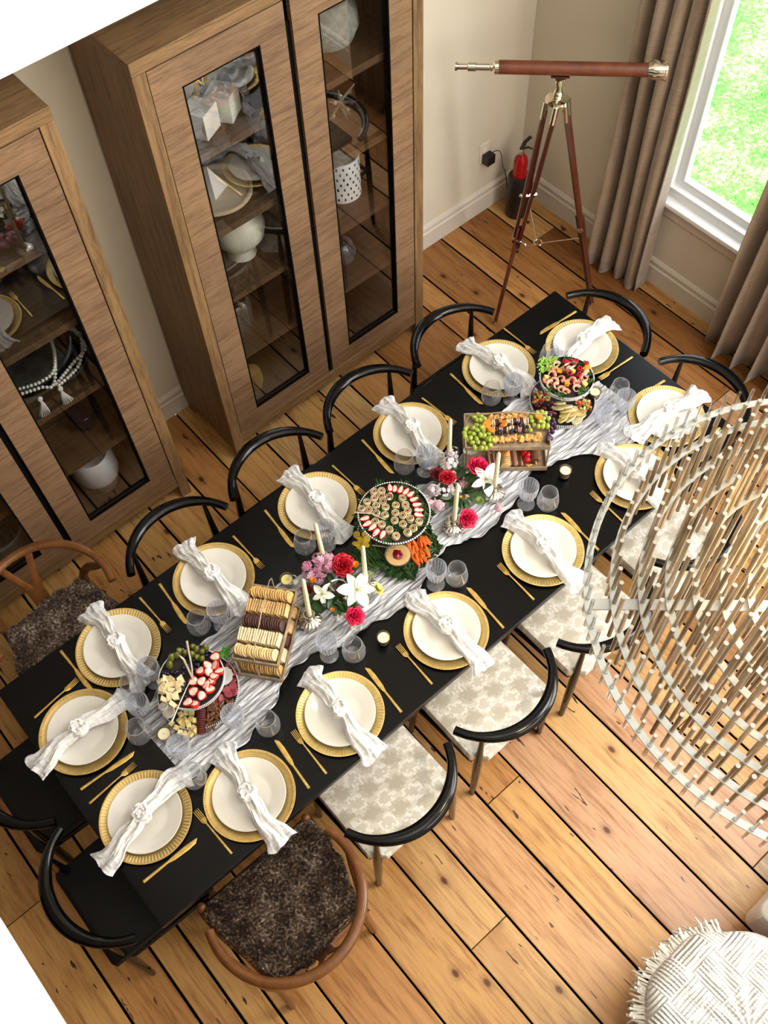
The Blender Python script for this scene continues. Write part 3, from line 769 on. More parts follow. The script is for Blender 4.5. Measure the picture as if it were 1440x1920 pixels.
for ft in feet:
    d = ft.normalized(); q = Vector((0, 0, 1.27)).lerp(ft, 0.62); mb.cyl(hub + Vector((d.x, d.y, 0)) * 0.022, q, 0.0035)
mb.build('spreader', M['chrome'], ts)
# ================================================================== TABLE
TX0, TX1, TY0, TY1, TZ = 1.0451, 4.0765, 1.2131, 2.3286, 0.76
tb = thing('dining_table', 'long black rectangular dining table set for fourteen', 'table', ((TX0 + TX1) / 2, (TY0 + TY1) / 2, 0))
LX, LY = TX1 - TX0, TY1 - TY0
mb = MB(); mb.box((0, 0, TZ - 0.016), (LX, LY, 0.032)); mb.build('tabletop', M['tabletop'], tb, smooth=False, bev=0.003)
mb = MB()
for s in (-1, 1): mb.box((0, s * (LY / 2 - 0.09), 0.69), (LX - 0.30, 0.022, 0.076)); mb.box((s * (LX / 2 - 0.14), 0, 0.69), (0.022, LY - 0.18, 0.076))
mb.build('apron', M['tableleg'], tb, smooth=False)
for sx in (-1, 1):
    for sy in (-1, 1):
        mb = MB(); x, y = sx * (LX / 2 - 0.16), sy * (LY / 2 - 0.11)
        mb.tube([(x, y, 0.728), (x, y, 0.35), (x, y, 0)], [(0.042, 0.042), (0.036, 0.036), (0.024, 0.024)], 4, up=(1, 1, 0)); mb.build('leg', M['tableleg'], tb, smooth=False)

# ================================================================== CHAIRS (open back towards +y in local space is the BACK; seat faces -y)
def rail_pts(r, half, n=30, zf=None):
    out = []
    for i in range(n + 1):
        a = radians(-half + 2 * half * i / n)      # 0 = back
        z = zf(a) if zf else 0
        out.append((r * sin(a), r * cos(a), z))
    return out
def make_black_chair(seat_kind, seat_off=0.0):
    t = thing('dining_chair', 'x', 'chair')
    h = 69
    pts = rail_pts(0.262, h, 34, lambda a: 0.688 + 0.012 * cos(a))
    rad = []
    for i in range(len(pts)):
        u = abs(2 * i / 34 - 1); k = max(0, 1 - (u / 0.75) ** 2)
        rad.append((0.0180 + 0.0095 * k, 0.0175 + 0.0025 * k))
    mb = MB(); mb.tube(pts, rad, 12); mb.build('back_rail', M['lacquer'], t)
    def leg(a, foot, seatz=0.44):
        top = Vector((0.258 * sin(a), 0.258 * cos(a), 0.682)); f = Vector((foot[0], foot[1], 0))
        mid = top.lerp(f, 0.42)
        mb = MB(); mb.tube([top, top.lerp(f, 0.06), mid, top.lerp(f, 0.7), f], [0.0085, 0.010, 0.0185, 0.017, 0.0125], 10); return mb.build('leg', M['lacquer'], t)
    leg(radians(45), (0.205, 0.190)); leg(radians(-45), (-0.205, 0.190))
    for sx in (-1, 1):
        mb = MB(); mb.tube([(sx * 0.205, -0.17, 0.425), (sx * 0.21, -0.18, 0.25), (sx * 0.215, -0.19, 0)], [0.0150, 0.0175, 0.0125], 10); mb.build('leg', M['lacquer'], t)
    mb = MB()
    for (a, b) in (((-0.215, 0.16), (0.215, 0.16)), ((-0.23, -0.16), (0.23, -0.16)), ((-0.225, -0.16), (-0.21, 0.16)), ((0.225, -0.16), (0.21, 0.16))):
        mb.cyl((a[0], a[1] + seat_off * 0, 0.418), (b[0], b[1], 0.418), 0.011)
    mb.build('seat_frame', M['lacquer'], t)
    if seat_kind == 'cloth':
        z = 0.455; n = 6
        yb = 0.215 + seat_off; yf = yb - 0.44; w = 0.215; c = 0.05
        out = [(-w, yf), (w, yf), (w + 0.003, yb - c), (w - c, yb), (-(w - c), yb), (-(w + 0.003), yb - c)]
        mb = MB(); rings = []
        for zz, k in ((0.425, 0.985), (0.432, 1.0), (0.470, 1.0), (0.480, 0.985), (0.484, 0.93)):
            cx, cyy = 0, (yf + yb) / 2
            rings.append([((x - cx) * k + cx, (y - cyy) * k + cyy, zz) for x, y in out])
        mb.rings(rings); mb.build('seat', M['houndstooth'], t, bev=0.0)
    else:
        yb = 0.235 + seat_off; yf = yb - 0.43; w = 0.222
        mb = MB(); rings = []
        out = [(-w, yf), (w, yf), (w - 0.01, yb - 0.01), (w - 0.03, yb), (-(w - 0.03), yb), (-(w - 0.01), yb - 0.01)]
        for zz, k in ((0.43, 0.97), (0.438, 1.0), (0.452, 1.0), (0.460, 0.97), (0.462, 0.9)):
            rings.append([(x * k, (y - (yf + yb) / 2) * k + (yf + yb) / 2, zz) for x, y in out])
        mb.rings(rings); mb.build('seat', M['black_seat'], t)
    return t
def put(o, x, y, rz, label, group):
    o.location = (x, y, 0); o.rotation_euler = (0, 0, rz); o['label'] = label
    o['group'] = group; return o
GB = 'black round-back dining chairs around the table'
near = make_black_chair('cloth')
put(near, 3.157, 2.388, 0, 'black round-back chair with patterned greige seat next to the fur-seated wishbone chair', GB)
o = copy_tree(near); put(o, 2.612, 2.368, 0, 'black chair with patterned greige seat, middle of the open-floor side', GB)
o = copy_tree(near); put(o, 2.070, 2.375, 0, 'black chair with patterned seat partly behind chandelier edge, open-floor side', GB)
o = copy_tree(near); put(o, 1.525, 2.375, 0, 'black chair with pale seat mostly hidden behind the chandelier rods', GB)
far = make_black_chair('cloth', -0.10 + 0.0)
for i, (x, y, lb) in enumerate(((1.553, 1.168, 'black round-back chair on cabinet side touching the telescope tripod foot'),
                                (2.093, 1.182, 'black round-back chair on cabinet side, second from the telescope'),
                                (2.625, 1.180, 'black round-back chair on cabinet side, third from the telescope'),
                                (3.160, 1.190, 'black round-back chair on cabinet side, adjoining the wooden wishbone chair'))):
    c_ = far if i == 0 else copy_tree(far)
    put(c_, x, y, pi, lb, GB)
e1 = copy_tree(far); put(e1, 1.072, 1.482, radians(90), 'black round-back chair at the window end of table nearer the telescope', GB)
e2 = copy_tree(far); put(e2, 1.055, 2.050, radians(90), 'black round-back chair at the window end of table next to the chandelier', GB)
w1 = make_black_chair('black'); put(w1, 4.073, 2.035, radians(-90), 'all-black round-back chair at the table end away from window, near corner', GB)
w2 = copy_tree(w1); put(w2, 4.075, 1.510, radians(-90), 'all-black round-back chair at table end, mostly cut off by picture edge', GB)

# wishbone chairs with fur
def make_wishbone(seed):
    t = thing('wishbone_chair', 'x', 'chair')
    pts = rail_pts(0.272, 108, 36, lambda a: 0.705 + 0.02 * cos(a))
    mb = MB(); mb.tube(pts, [(0.0165 + 0.004 * max(0, cos(radians(-108 + 216 * i / 36))), 0.0155) for i in range(37)], 12); mb.build('back_rail', M['walnut'], t)
    for s in (-1, 1):
        top = Vector((s * 0.272 * sin(radians(86)), 0.272 * cos(radians(86)) + 0.0, 0.70))
        p = [top, (s * 0.255, 0.06, 0.63), (s * 0.225, 0.14, 0.54), (s * 0.195, 0.17, 0.44), (s * 0.20, 0.185, 0.2), (s * 0.21, 0.19, 0)]
        mb = MB(); mb.tube(crv(p, 5), [(0.012 + 0.008 * min(1, max(0, sin(pi * i / 25))), 0.013 + 0.006 * sin(pi * i / 25)) for i in range(26)], 10); mb.build('leg', M['walnut'], t)
        mb = MB(); mb.tube([(s * 0.245, -0.225, 0.475), (s * 0.245, -0.225, 0.42), (s * 0.245, -0.225, 0.2), (s * 0.245, -0.225, 0)], [0.0165, 0.019, 0.017, 0.011], 10)
        mb.ell((s * 0.245, -0.225, 0.475), (0.0165, 0.0165, 0.01), 10, 6); mb.build('leg', M['walnut'], t)
        mb = MB(); mb.tube([(s * 0.245, -0.225, 0.40), (s * 0.20, 0.17, 0.40)], 0.014, 8); mb.build('side_rail', M['walnut'], t)
    mb = MB(); mb.tube([(-0.245, -0.225, 0.40), (0.245, -0.225, 0.40)], 0.013, 8); mb.tube([(-0.2, 0.17, 0.40), (0.2, 0.17, 0.40)], 0.014, 8); mb.build('cross_rail', M['walnut'], t)
    # Y splat
    mb = MB()
    def pl_(p, w): mb.tube(p, w, 8, up=(0, 1, 0))
    pl_([(0, 0.175, 0.40), (0, 0.205, 0.50), (0, 0.218, 0.545)], [(0.036, 0.006)] * 2 + [(0.034, 0.006)])
    for s in (-1, 1): pl_([(s * 0.016, 0.213, 0.53), (s * 0.035, 0.232, 0.60), (s * 0.066, 0.258, 0.715)], [(0.021, 0.006), (0.016, 0.006), (0.016, 0.006)])
    mb.build('back_splat', M['walnut'], t)
    # woven seat under a fur throw
    def outl(u, v):   # u across, v front..back
        y = -0.235 + 0.395 * v
        w = 0.262 - 0.06 * v + 0.012 * sin(5 * v)
        return (u * 2 - 1) * w, y
    mb = MB()
    def sf(u, v):
        x, y = outl(u, v); e = min(u, 1 - u, v, 1 - v)
        z = 0.452 + 0.016 * min(1, e * 6) + 0.004 * mnoise.noise(Vector((x * 14, y * 14, seed)))
        if e < 0.02: z -= 0.03
        return (x, y, z)
    mb.grid(sf, 30, 26); pad = mb.build('fur_pad', M['fur'], t, solid=0.012)
    r = random.Random(seed); mb = MB()
    for i in range(17000):
        u, v = r.random(), r.random()
        if r.random() < 0.12: u = 0.01 if r.random() < 0.5 else 0.99
        elif r.random() < 0.1: v = 0.99
        x, y, z = sf(u, v)
        fl = mnoise.noise(Vector((x * 9, y * 9, seed + 5))) * 2.2
        ang = 2.2 + fl; le = 0.026 + 0.020 * r.random()
        ex, ey = (u - 0.5) * 0.4 + cos(ang) * 0.7, (v - 0.4) * 0.4 + sin(ang) * 0.7
        dx, dy = -ey * 0.0021, ex * 0.0021
        mb.add([(x - dx, y - dy, z + 0.004), (x + dx, y + dy, z + 0.004), (x + ex * le, y + ey * le, z + 0.012 + 0.014 * r.random())], [(0, 1, 2)])
    f = mb.build('fur', M['fur'], t, smooth=False); f['kind'] = 'stuff'; f['label'] = 'shaggy brown and grey fur'
    return t
y1 = make_wishbone(3); put(y1, 3.706, 2.512, 0, 'walnut wishbone chair with brown fur seat pad on the open-floor side', 'wishbone chairs with fur seat pads')
y0 = copy_tree(y1); put(y0, 3.737, 0.985, pi, 'walnut wishbone chair with dark fur seat pad facing the cabinets', 'wishbone chairs with fur seat pads')

# ================================================================== PLACE SETTINGS
def charger_mesh(kind):
    mb = MB()
    mb.lathe([(0.001, 0.001), (0.104, 0.001), (0.112, 0.003), (0.160, 0.012), (0.165, 0.015), (0.1655, 0.0175), (0.163, 0.018), (0.158, 0.0155), (0.112, 0.0075), (0.104, 0.0055), (0.001, 0.0055)], 72)
    return mb
def rim_mesh(kind):
    mb = MB(); R0 = Matrix.Identity(4)
    if kind == 'slot':
        n = 84
        for j in range(n):
            mb.at(RZ(2 * pi * j / n)); a, b = 0.137, 0.160
            mb.add([(a, -0.0019, 0.0118), (b, -0.0024, 0.0172), (b, 0.0024, 0.0172), (a, 0.0019, 0.0118), (a + .001, -0.0012, 0.0136), (b - .001, -0.0016, 0.0190), (b - .001, 0.0016, 0.0190), (a + .001, 0.0012, 0.0136)],
                   [(4, 5, 6, 7), (0, 1, 5, 4), (1, 2, 6, 5), (2, 3, 7, 6), (3, 0, 4, 7)])
    else:
        n = 110
        for j in range(n):
            a = 2 * pi * j / n; mb.ell((0.1575 * cos(a), 0.1575 * sin(a), 0.0168), (0.0030, 0.0030, 0.0022), 6, 4)
    return mb
me_ch = {'slot': charger_mesh(0).mesh('charger', M['goldrim']), 'bead': charger_mesh(0).mesh('charger', M['goldrim']), 'rib': charger_mesh(0).mesh('charger', M['goldpale'])}
rimw = flat('pale_rim_flutes', srgb(250, 226, 160), 0.35, 0.5)
me_rim = {'slot': rim_mesh('slot').mesh('fluted_rim', rimw), 'bead': rim_mesh('bead').mesh('beaded_rim', M['goldrim']), 'rib': rim_mesh('slot').mesh('fluted_rim', M['goldpale'])}
mb = MB(); mb.lathe([(0.001, 0.0), (0.070, 0.0), (0.074, 0.004), (0.092, 0.010), (0.126, 0.019), (0.1315, 0.021), (0.1325, 0.0235), (0.130, 0.0245), (0.122, 0.022), (0.093, 0.0145), (0.082, 0.009), (0.070, 0.0065), (0.001, 0.006)], 64)
me_plate = mb.mesh('dinner_plate', M['ceramic'])

def napkin_mesh(seed):
    """a gauze square rolled lengthwise, knotted in the middle, ends fanned out; returns (middle, ends) builders"""
    r = random.Random(seed); ph = [r.random() * 6.28 for _ in range(8)]
    L0, L1 = -0.212, 0.222
    def width(t):
        return 0.019 + 0.032 * abs(t) ** 0.8 + 0.004 * sin(7 * t + ph[0]) + 0.010 * max(0, abs(t) - 0.8) * 5 * (0.6 + 0.4 * sin(ph[1]))
    def base(t):
        # droop over the plate and charger rims
        y = L0 + (L1 - L0) * (t + 1) / 2; a = abs(y)
        if a < 0.125: z = 0.028 + 0.018 * (1 - (a / 0.125) ** 2)
        elif a < 0.165: z = 0.028 - (a - 0.125) / 0.04 * 0.010
        else: z = 0.018 - (a - 0.165) / 0.05 * 0.010
        return y, z + 0.006
    def fn_factory(t0, t1):
        def fn(u, v):
            t = t0 + (t1 - t0) * u; s = v * 2 - 1
            y, z = base(t); w = width(t) * (1 + 0.10 * mnoise.noise(Vector((t * 4 + seed, s * 0.8, 0))))
            tw = 1.2 * t
            k_ = 1 - 0.35 * abs(t)
            folds = (0.0070 * sin(s * 6.5 + 6 * t + ph[1]) + 0.0034 * sin(s * 13 - 5 * t + ph[2]) + 0.0015 * sin(s * 26 + 8 * t + ph[3])) * k_
            arch = 0.030 * sqrt(max(0, 1 - s * s)) * (1 - 0.62 * abs(t) ** 1.5)
            cx = 0.012 * sin(2.4 * t + ph[4]) + 0.004 * sin(11 * t + ph[5])
            yy = y + 0.010 * sin(s * 3.4 + ph[6]) * max(0, abs(t) - 0.75) * 4 * abs(s) ** 0.5 - (1 if t > 0 else -1) * 0.016 * max(0, abs(t) - 0.8) * 5 * s * s
            crk = 0.0026 * mnoise.noise(Vector((t * 14 + seed, s * 6, 1.3))) + 0.0012 * mnoise.noise(Vector((t * 40, s * 14, seed)))
            zz = z + arch + folds + crk - 0.004
            return (cx + s * w, yy, max(zz, 0.003))
        return fn
    a = MB(); a.grid(fn_factory(-0.72, 0.72), 70, 26)
    # the knot: two crossing rolls
    kb_ = MB()
    K = Vector((0.012 * sin(ph[4]), 0.002, 0.066))
    for q, (rx, ry) in enumerate(((0.031, 0.026), (0.024, 0.036))):
        def kn(u, v, q=q, rx=rx, ry=ry):
            th, a_ = 2 * pi * u, 2 * pi * v
            rr = 0.0145 * (1 + 0.22 * sin(5 * a_ + 3 * th + ph[q]) + 0.12 * sin(9 * a_ - 5 * th))
            x = (rx + rr * cos(a_)) * cos(th) * 0.8; y = (ry * 0.7 + rr * cos(a_)) * sin(th)
            z = rr * sin(a_) * 1.3 + (0.007 if q else -0.004) * cos(2 * th)
            return (K.x + x, K.y + y, K.z + z)
        kb_.grid(kn, 34, 18)
    kb_.ell(tuple(K), (0.025, 0.022, 0.020), 16, 10, None, 0.5, seed)
    e1 = MB(); e1.grid(fn_factory(-1.0, -0.72), 16, 26)
    e2 = MB(); e2.grid(fn_factory(0.72, 1.0), 16, 26)
    return a.mesh('napkin_twist', M['napkin']), e1.mesh('napkin_end', M['napkin_end']), e2.mesh('napkin_end', M['napkin_end']), kb_.mesh('napkin_knot', M['napkin'])
naps = [napkin_mesh(s) for s in (1, 4, 9)]

# cutlery along +y, handle end at y=0, working end towards +y
def fork_parts():
    h = MB(); h.tube([(0, 0, 0.004), (0, 0.11, 0.0075), (0, 0.145, 0.007)], [(0.0052, 0.0026), (0.0036, 0.0024), (0.0030, 0.0020)], 8)
    t = MB()
    t.tube([(0, 0.142, 0.007), (0, 0.152, 0.0055), (0, 0.166, 0.004)], [(0.0032, 0.0017), (0.0105, 0.0014), (0.0115, 0.0013)], 10)
    for k in range(4):
        x = (k - 1.5) * 0.0062; t.tube([(x * 0.98, 0.163, 0.004), (x, 0.188, 0.0045), (x, 0.205, 0.0085)], [(0.0019, 0.0011), (0.0018, 0.001), (0.0009, 0.0007)], 6)
    return h, t
def knife_parts():
    h = MB(); h.tube([(0, 0, 0.0042), (0, 0.10, 0.0046), (0, 0.104, 0.0046)], [(0.0062, 0.0036), (0.0048, 0.0036), (0.0044, 0.0034)], 8)
    b = MB(); b.tube([(0, 0.103, 0.004), (0.001, 0.125, 0.004), (0.0025, 0.18, 0.004), (0.002, 0.21, 0.004), (-0.003, 0.224, 0.004)], [(0.0046, 0.0014), (0.0088, 0.0010), (0.0098, 0.0010), (0.0078, 0.0009), (0.0012, 0.0007)], 10)
    return h, b
fh, ft_ = [q.mesh(n, M['gold']) for q, n in zip(fork_parts(), ('handle', 'tines'))]
kh, kb = [q.mesh(n, M['gold']) for q, n in zip(knife_parts(), ('handle', 'blade'))]

# glasses
mb = MB(); mb.lathe([(0.001, 0.0), (0.036, 0.0), (0.037, 0.002), (0.030, 0.004), (0.010, 0.008), (0.0065, 0.014)], 36); me_foot = mb.mesh('foot', M['ribglass'])
mb = MB(); mb.lathe([(0.0065, 0.013), (0.011, 0.022), (0.0085, 0.030), (0.013, 0.040), (0.010, 0.048), (0.013, 0.053)], 20); me_stem = mb.mesh('stem', M['ribglass'])
mb = MB(); mb.lathe([(0.008, 0.052), (0.024, 0.060), (0.034, 0.075), (0.0385, 0.100), (0.0400, 0.130), (0.0405, 0.143), (0.0390, 0.143), (0.0385, 0.130), (0.0365, 0.100), (0.031, 0.078), (0.020, 0.066), (0.001, 0.062)], 80, rib=0.028, nrib=20); me_bowl = mb.mesh('bowl', M['ribglass'])
mb = MB()
for k in range(20):
    mb.at(RZ(2 * pi * k / 20)); mb.tube([(0.0215, 0, 0.059), (0.0345, 0, 0.075), (0.0392, 0, 0.100), (0.0404, 0, 0.122), (0.0405, 0, 0.128)], [0.0008, 0.0013, 0.0013, 0.0012, 0.0006], 5)
me_rib = mb.mesh('fluting', M['rimglass'])
mb = MB(); mb.tube([(0.0400 * cos(a), 0.0400 * sin(a), 0.1430) for a in [2 * pi * k / 40 for k in range(40)]], 0.0011, 6, loop=True); me_grim = mb.mesh('rim', M['rimglass'])
mb = MB(); mb.tube([(0.0340 * cos(a), 0.0340 * sin(a), 0.1080) for a in [2 * pi * k / 40 for k in range(40)]], 0.0009, 6, loop=True); me_trim = mb.mesh('rim', M['rimglass'])
mb = MB(); mb.lathe([(0.001, 0.0), (0.024, 0.0), (0.036, 0.008), (0.0445, 0.028), (0.0455, 0.048), (0.0415, 0.078), (0.0345, 0.108), (0.0335, 0.108), (0.0405, 0.077), (0.0443, 0.048), (0.0430, 0.028), (0.034, 0.011), (0.020, 0.006), (0.001, 0.005)], 40)
me_tumb = mb.mesh('stemless_glass', M['glass'])

SET = {  # seat: plate centre, napkin angle, charger kind, fork (tip, end), knife (tip, end), goblet xy, stemless xy, words
 'F1': ((1.580, 1.378), 'slot', (1.393, 1.424, 1.392, 1.22), (1.768, 1.472, 1.757, 1.250), (1.656, 1.537), (1.726, 1.481), 'at the cabinet-side seat nearest the window'),
 'F2': ((2.111, 1.381), 'bead', (1.931, 1.470, 1.943, 1.265), (2.302, 1.483, 2.289, 1.260), (2.190, 1.561), (2.251, 1.496), 'at the second cabinet-side seat from the window'),
 'F3': ((2.646, 1.393), 'slot', (2.464, 1.478, 2.469, 1.275), (2.840, 1.484, 2.822, 1.260), (2.730, 1.559), (2.808, 1.517), 'at the middle cabinet-side seat'),
 'F4': ((3.173, 1.383), 'bead', (2.994, 1.475, 2.995, 1.270), (3.366, 1.473, 3.349, 1.250), (3.261, 1.564), (3.338, 1.521), 'at the cabinet-side seat by the cracker stand'),
 'F5': ((3.625, 1.376), 'slot', (3.438, 1.452, 3.443, 1.248), (3.797, 1.458, 3.803, 1.234), (3.593, 1.581), (3.676, 1.568), 'in front of the far fur-seated wishbone chair'),
 'W2': ((3.908, 1.575), 'bead', (3.815, 1.380, 4.020, 1.402), (3.808, 1.763, 4.033, 1.749), (3.700, 1.668), (3.755, 1.730), 'at the table end seat touching the picture edge'),
 'W1': ((3.909, 1.989), 'slot', (3.832, 1.802, 4.036, 1.813), (3.815, 2.170, 4.040, 2.166), (3.678, 1.900), (3.697, 1.997), 'at the end seat before the all-black chair'),
 'N5': ((3.586, 2.172), 'bead', (3.763, 2.087, 3.755, 2.291), (3.393, 2.069, 3.411, 2.292), (3.467, 1.936), (3.381, 2.019), 'in front of the near fur-seated wishbone chair'),
 'N4': ((3.150, 2.153), 'rib', (3.323, 2.087, 3.331, 2.292), (2.960, 2.075, 2.976, 2.298), (3.030, 1.940), (2.959, 2.006), 'at the open-floor seat next to the wishbone chair'),
 'N3': ((2.629, 2.167), 'bead', (2.809, 2.088, 2.816, 2.292), (2.439, 2.082, 2.455, 2.306), (2.520, 1.988), (2.449, 2.032), 'at the middle open-floor seat'),
 'N2': ((2.100, 2.168), 'rib', (2.275, 2.093, 2.281, 2.298), (1.912, 2.090, 1.930, 2.314), (1.990, 1.963), (1.933, 2.028), 'at the open-floor seat beside the chandelier edge'),
 'N1': ((1.564, 2.176), 'bead', (1.751, 2.104, 1.760, 2.310), (1.380, 2.105, 1.397, 2.329), (1.478, 1.900), (1.467, 1.996), 'at the seat seen through the chandelier edge'),
 'E1': ((1.216, 1.546), 'rib', (1.286, 1.721, 1.082, 1.733), (1.296, 1.356, 1.071, 1.373), (1.425, 1.564), (1.389, 1.504), 'at the window end near the telescope'),
 'E2': ((1.227, 2.059), 'rib', (1.303, 2.246, 1.099, 2.250), (1.300, 1.895, 1.078, 1.920), (1.360, 1.919), (1.306, 1.847), 'at the window end next to the chandelier'),
}
Z0 = TZ + 0.0005
kindw = {'slot': 'gold charger plate with fluted rim ', 'bead': 'gold charger plate with beaded edge ', 'rib': 'pale gold ribbed charger plate '}
for i, (k, (pc, kind, fk, kf, gb, st, words)) in enumerate(SET.items()):
    c = inst(me_ch[kind], 'charger_plate', (pc[0], pc[1], Z0), (0, 0, rnd.random()))
    tag(c, kindw[kind] + words, 'charger', 'gold charger plates')
    inst(me_rim[kind], 'fluted_rim' if kind != 'bead' else 'beaded_rim', parent=c)
    p_ = inst(me_plate, 'dinner_plate', (pc[0], pc[1], Z0 + 0.0060)); tag(p_, 'white dinner plate ' + words, 'plate', 'white dinner plates')
    side = {'F': pi, 'N': 0, 'E': radians(90), 'W': radians(-90)}[k[0]]
    j = (0.02, -0.05, 0.04, -0.03)[i % 4]
    extra = {'E1': 0.0, 'E2': 0.0, 'W1': 0.10, 'W2': 0.12}.get(k, 0)
    nm, ne, ne2, nk = naps[i % 3]
    nrot = {'F': pi + 0.0, 'N': 0.0, 'E': radians(90), 'W': radians(-90)}[k[0]] + j + extra
    n_ = thing('napkin', 'white gauze napkin tied in a knot ' + words, 'napkin', (pc[0], pc[1], Z0 + 0.0), nrot, 'knotted gauze napkins')
    a_ = inst(nm, 'twist', parent=n_); inst(ne, 'frayed_end', parent=n_); inst(ne2, 'frayed_end', parent=n_); inst(nk, 'knot', parent=n_)
    for nm_, data, (h_, t_), pn in (('fork', fk, (fh, ft_), 'tines'), ('knife', kf, (kh, kb), 'blade')):
        d = Vector((data[0] - data[2], data[1] - data[3])); a = math.atan2(d.y, d.x) - pi / 2
        f_ = thing(nm_, 'gold ' + nm_ + ' ' + words, nm_, (data[2], data[3], Z0), a, 'gold ' + ('forks' if nm_ == 'fork' else 'knives'))
        inst(h_, 'handle', parent=f_); inst(t_, pn, parent=f_)
    g_ = thing('goblet', 'ribbed clear glass goblet ' + words, 'glass', (gb[0], gb[1], Z0), 0, 'ribbed glass goblets')
    inst(me_foot, 'foot', parent=g_); inst(me_stem, 'stem', parent=g_); inst(me_bowl, 'bowl', parent=g_); inst(me_grim, 'rim', parent=g_); inst(me_rib, 'fluting', parent=g_)
    s_ = inst(me_tumb, 'stemless_glass', (st[0], st[1], Z0)); tag(s_, 'stemless clear wine glass ' + words, 'glass', 'stemless wine glasses'); inst(me_trim, 'rim', parent=s_)

# ================================================================== RUNNER
near_e = [(3.72, 1.975), (3.68, 1.995), (3.458, 2.006), (3.30, 1.955), (3.179, 1.890), (3.092, 1.895), (2.979, 1.951), (2.821, 1.957), (2.682, 1.988), (2.525, 1.939), (2.379, 1.891), (2.249, 1.958), (2.045, 1.936), (1.848, 1.864), (1.761, 1.906), (1.621, 1.959), (1.537, 2.034), (1.42, 2.05), (1.30, 1.944), (1.29, 1.9)]
far_e = [(3.74, 1.68), (3.691, 1.649), (3.497, 1.585), (3.346, 1.58), (3.229, 1.562), (3.05, 1.57), (2.908, 1.597), (2.686, 1.665), (2.50, 1.62), (2.279, 1.601), (2.169, 1.646), (1.95, 1.60), (1.712, 1.555), (1.562, 1.565), (1.368, 1.70), (1.30, 1.74)]
def resamp(P, n):
    P = [Vector((a, b, 0)) for a, b in P]; d = [0]
    for a, b in zip(P, P[1:]): d.append(d[-1] + (b - a).length)
    out = []; j = 0
    for i in range(n + 1):
        t = d[-1] * i / n
        while j < len(d) - 2 and d[j + 1] < t: j += 1
        out.append(P[j].lerp(P[j + 1], (t - d[j]) / max(d[j + 1] - d[j], 1e-6)))
    return out
NE, FE = resamp(near_e, 260), resamp(far_e, 260)
mb = MB()
def rf(u, v):
    i = min(int(round(u * 260)), 260); a, b = FE[i], NE[i]
    q = a.lerp(b, v)
    x, y = q.x, q.y
    h = 0.0026 * sin(y * 210 + 9 * sin(x * 4.1) + 2.4 * sin(x * 15)) + 0.0018 * sin(y * 390 + 7 * sin(x * 7)) + 0.002 * mnoise.noise(Vector((x * 20, y * 60, 0)))
    e = min(v, 1 - v)
    h += 0.004 * (1 if e < 0.02 else 0)
    sw = 0.006 * sin(x * 33 + 5 * v) + 0.004 * sin(x * 71)
    return (x, y + sw, Z0 + 0.0075 + h)
mb.grid(rf, 260, 90)
ro = mb.build('table_runner', M['runner'], None); tag(ro, 'crinkled grey-white gauze runner along the middle of the black table', 'runner')
# ================================================================== FOOD STANDS
RV = Vector((-0.7560, 0.6546)); UV = Vector((-0.6700, -0.7424))
def W(c, cc, sc, x, y):
    """offset from a stand's centre: across and along, in metres on the tray"""
    dx = (x - cc[0]) / sc * 0.00212; dy = -(y - cc[1]) / sc * 0.00247
    q = RV * dx + UV * dy
    return (c[0] + q.x, c[1] + q.y)
M['tray_shade'] = flat('shade_dark_tray', srgb(40, 34, 26), 0.6)  # trays coloured near-black to stand in for shade between the food
def round_stand(c, rl, ru, zu, label, ribs, tall=0.0):
    t = thing('tiered_stand', label, 'stand', (c[0], c[1], Z0 + 0.010), 0)
    z = 0
    for (r, zz, nm) in ((rl, 0.004, 'lower_tray'), (ru, zu - Z0 - 0.010, 'upper_tray')):
        mb = MB(); mb.lathe([(0.001, zz), (r - 0.004, zz), (r, zz + 0.004), (r + 0.001, zz + 0.020), (r - 0.003, zz + 0.021), (r - 0.004, zz + 0.006), (0.001, zz + 0.005)], 64)
        tr = mb.build(nm, M['tray_shade'], t)
        mb = MB(); n = ribs
        for j in range(n):
            a = 2 * pi * j / n; q = r + 0.0015
            if ribs > 100: mb.at(T(q * cos(a), q * sin(a), zz + 0.013) @ RZ(a)); mb.box((0, 0, 0), (0.004, 0.0034, 0.018)); mb.at(Matrix.Identity(4))
            else: mb.ell((q * cos(a), q * sin(a), zz + 0.018), (0.0042, 0.0042, 0.0040), 6, 4)
        mb.build('rim_beading', M['white'], tr, smooth=ribs < 100)
    mb = MB(); mb.tube([(0, 0, 0.004), (0, 0, (zu - Z0) * 0.5), (0, 0, zu - Z0 - 0.006)], [0.012, 0.007, 0.012], 12); mb.build('post', M['chrome'], t)
    return t
A_, C_, E_ = (3.497, 1.737), (2.504, 1.724), (1.511, 1.705)
AZ, CZ, EZ = 0.905, 0.950, 0.935
round_stand(A_, 0.150, 0.118, AZ, 'round two-tier white stand heaped with strawberries, cheese and salami', 120)
round_stand(C_, 0.152, 0.139, CZ, 'round two-tier white stand of rolled wraps, strawberries, carrots and hummus', 90)
st_e = round_stand(E_, 0.140, 0.112, EZ, 'round two-tier white stand of shrimp above apple slices', 110)
mb = MB(); mb.at(T(0.0, 0.0, EZ - Z0 + 0.085) @ Matrix.Rotation(0.7, 4, 'X')); mb.tube([(0.031 * cos(a), 0.031 * sin(a), 0) for a in [2 * pi * k / 24 for k in range(24)]], 0.0045, 8, loop=True)
mb.at(Matrix.Identity(4)); mb.cyl((0, 0, EZ - Z0 - 0.01), (0, 0.0, EZ - Z0 + 0.06), 0.004); mb.build('ring_handle', M['chrome'], st_e)

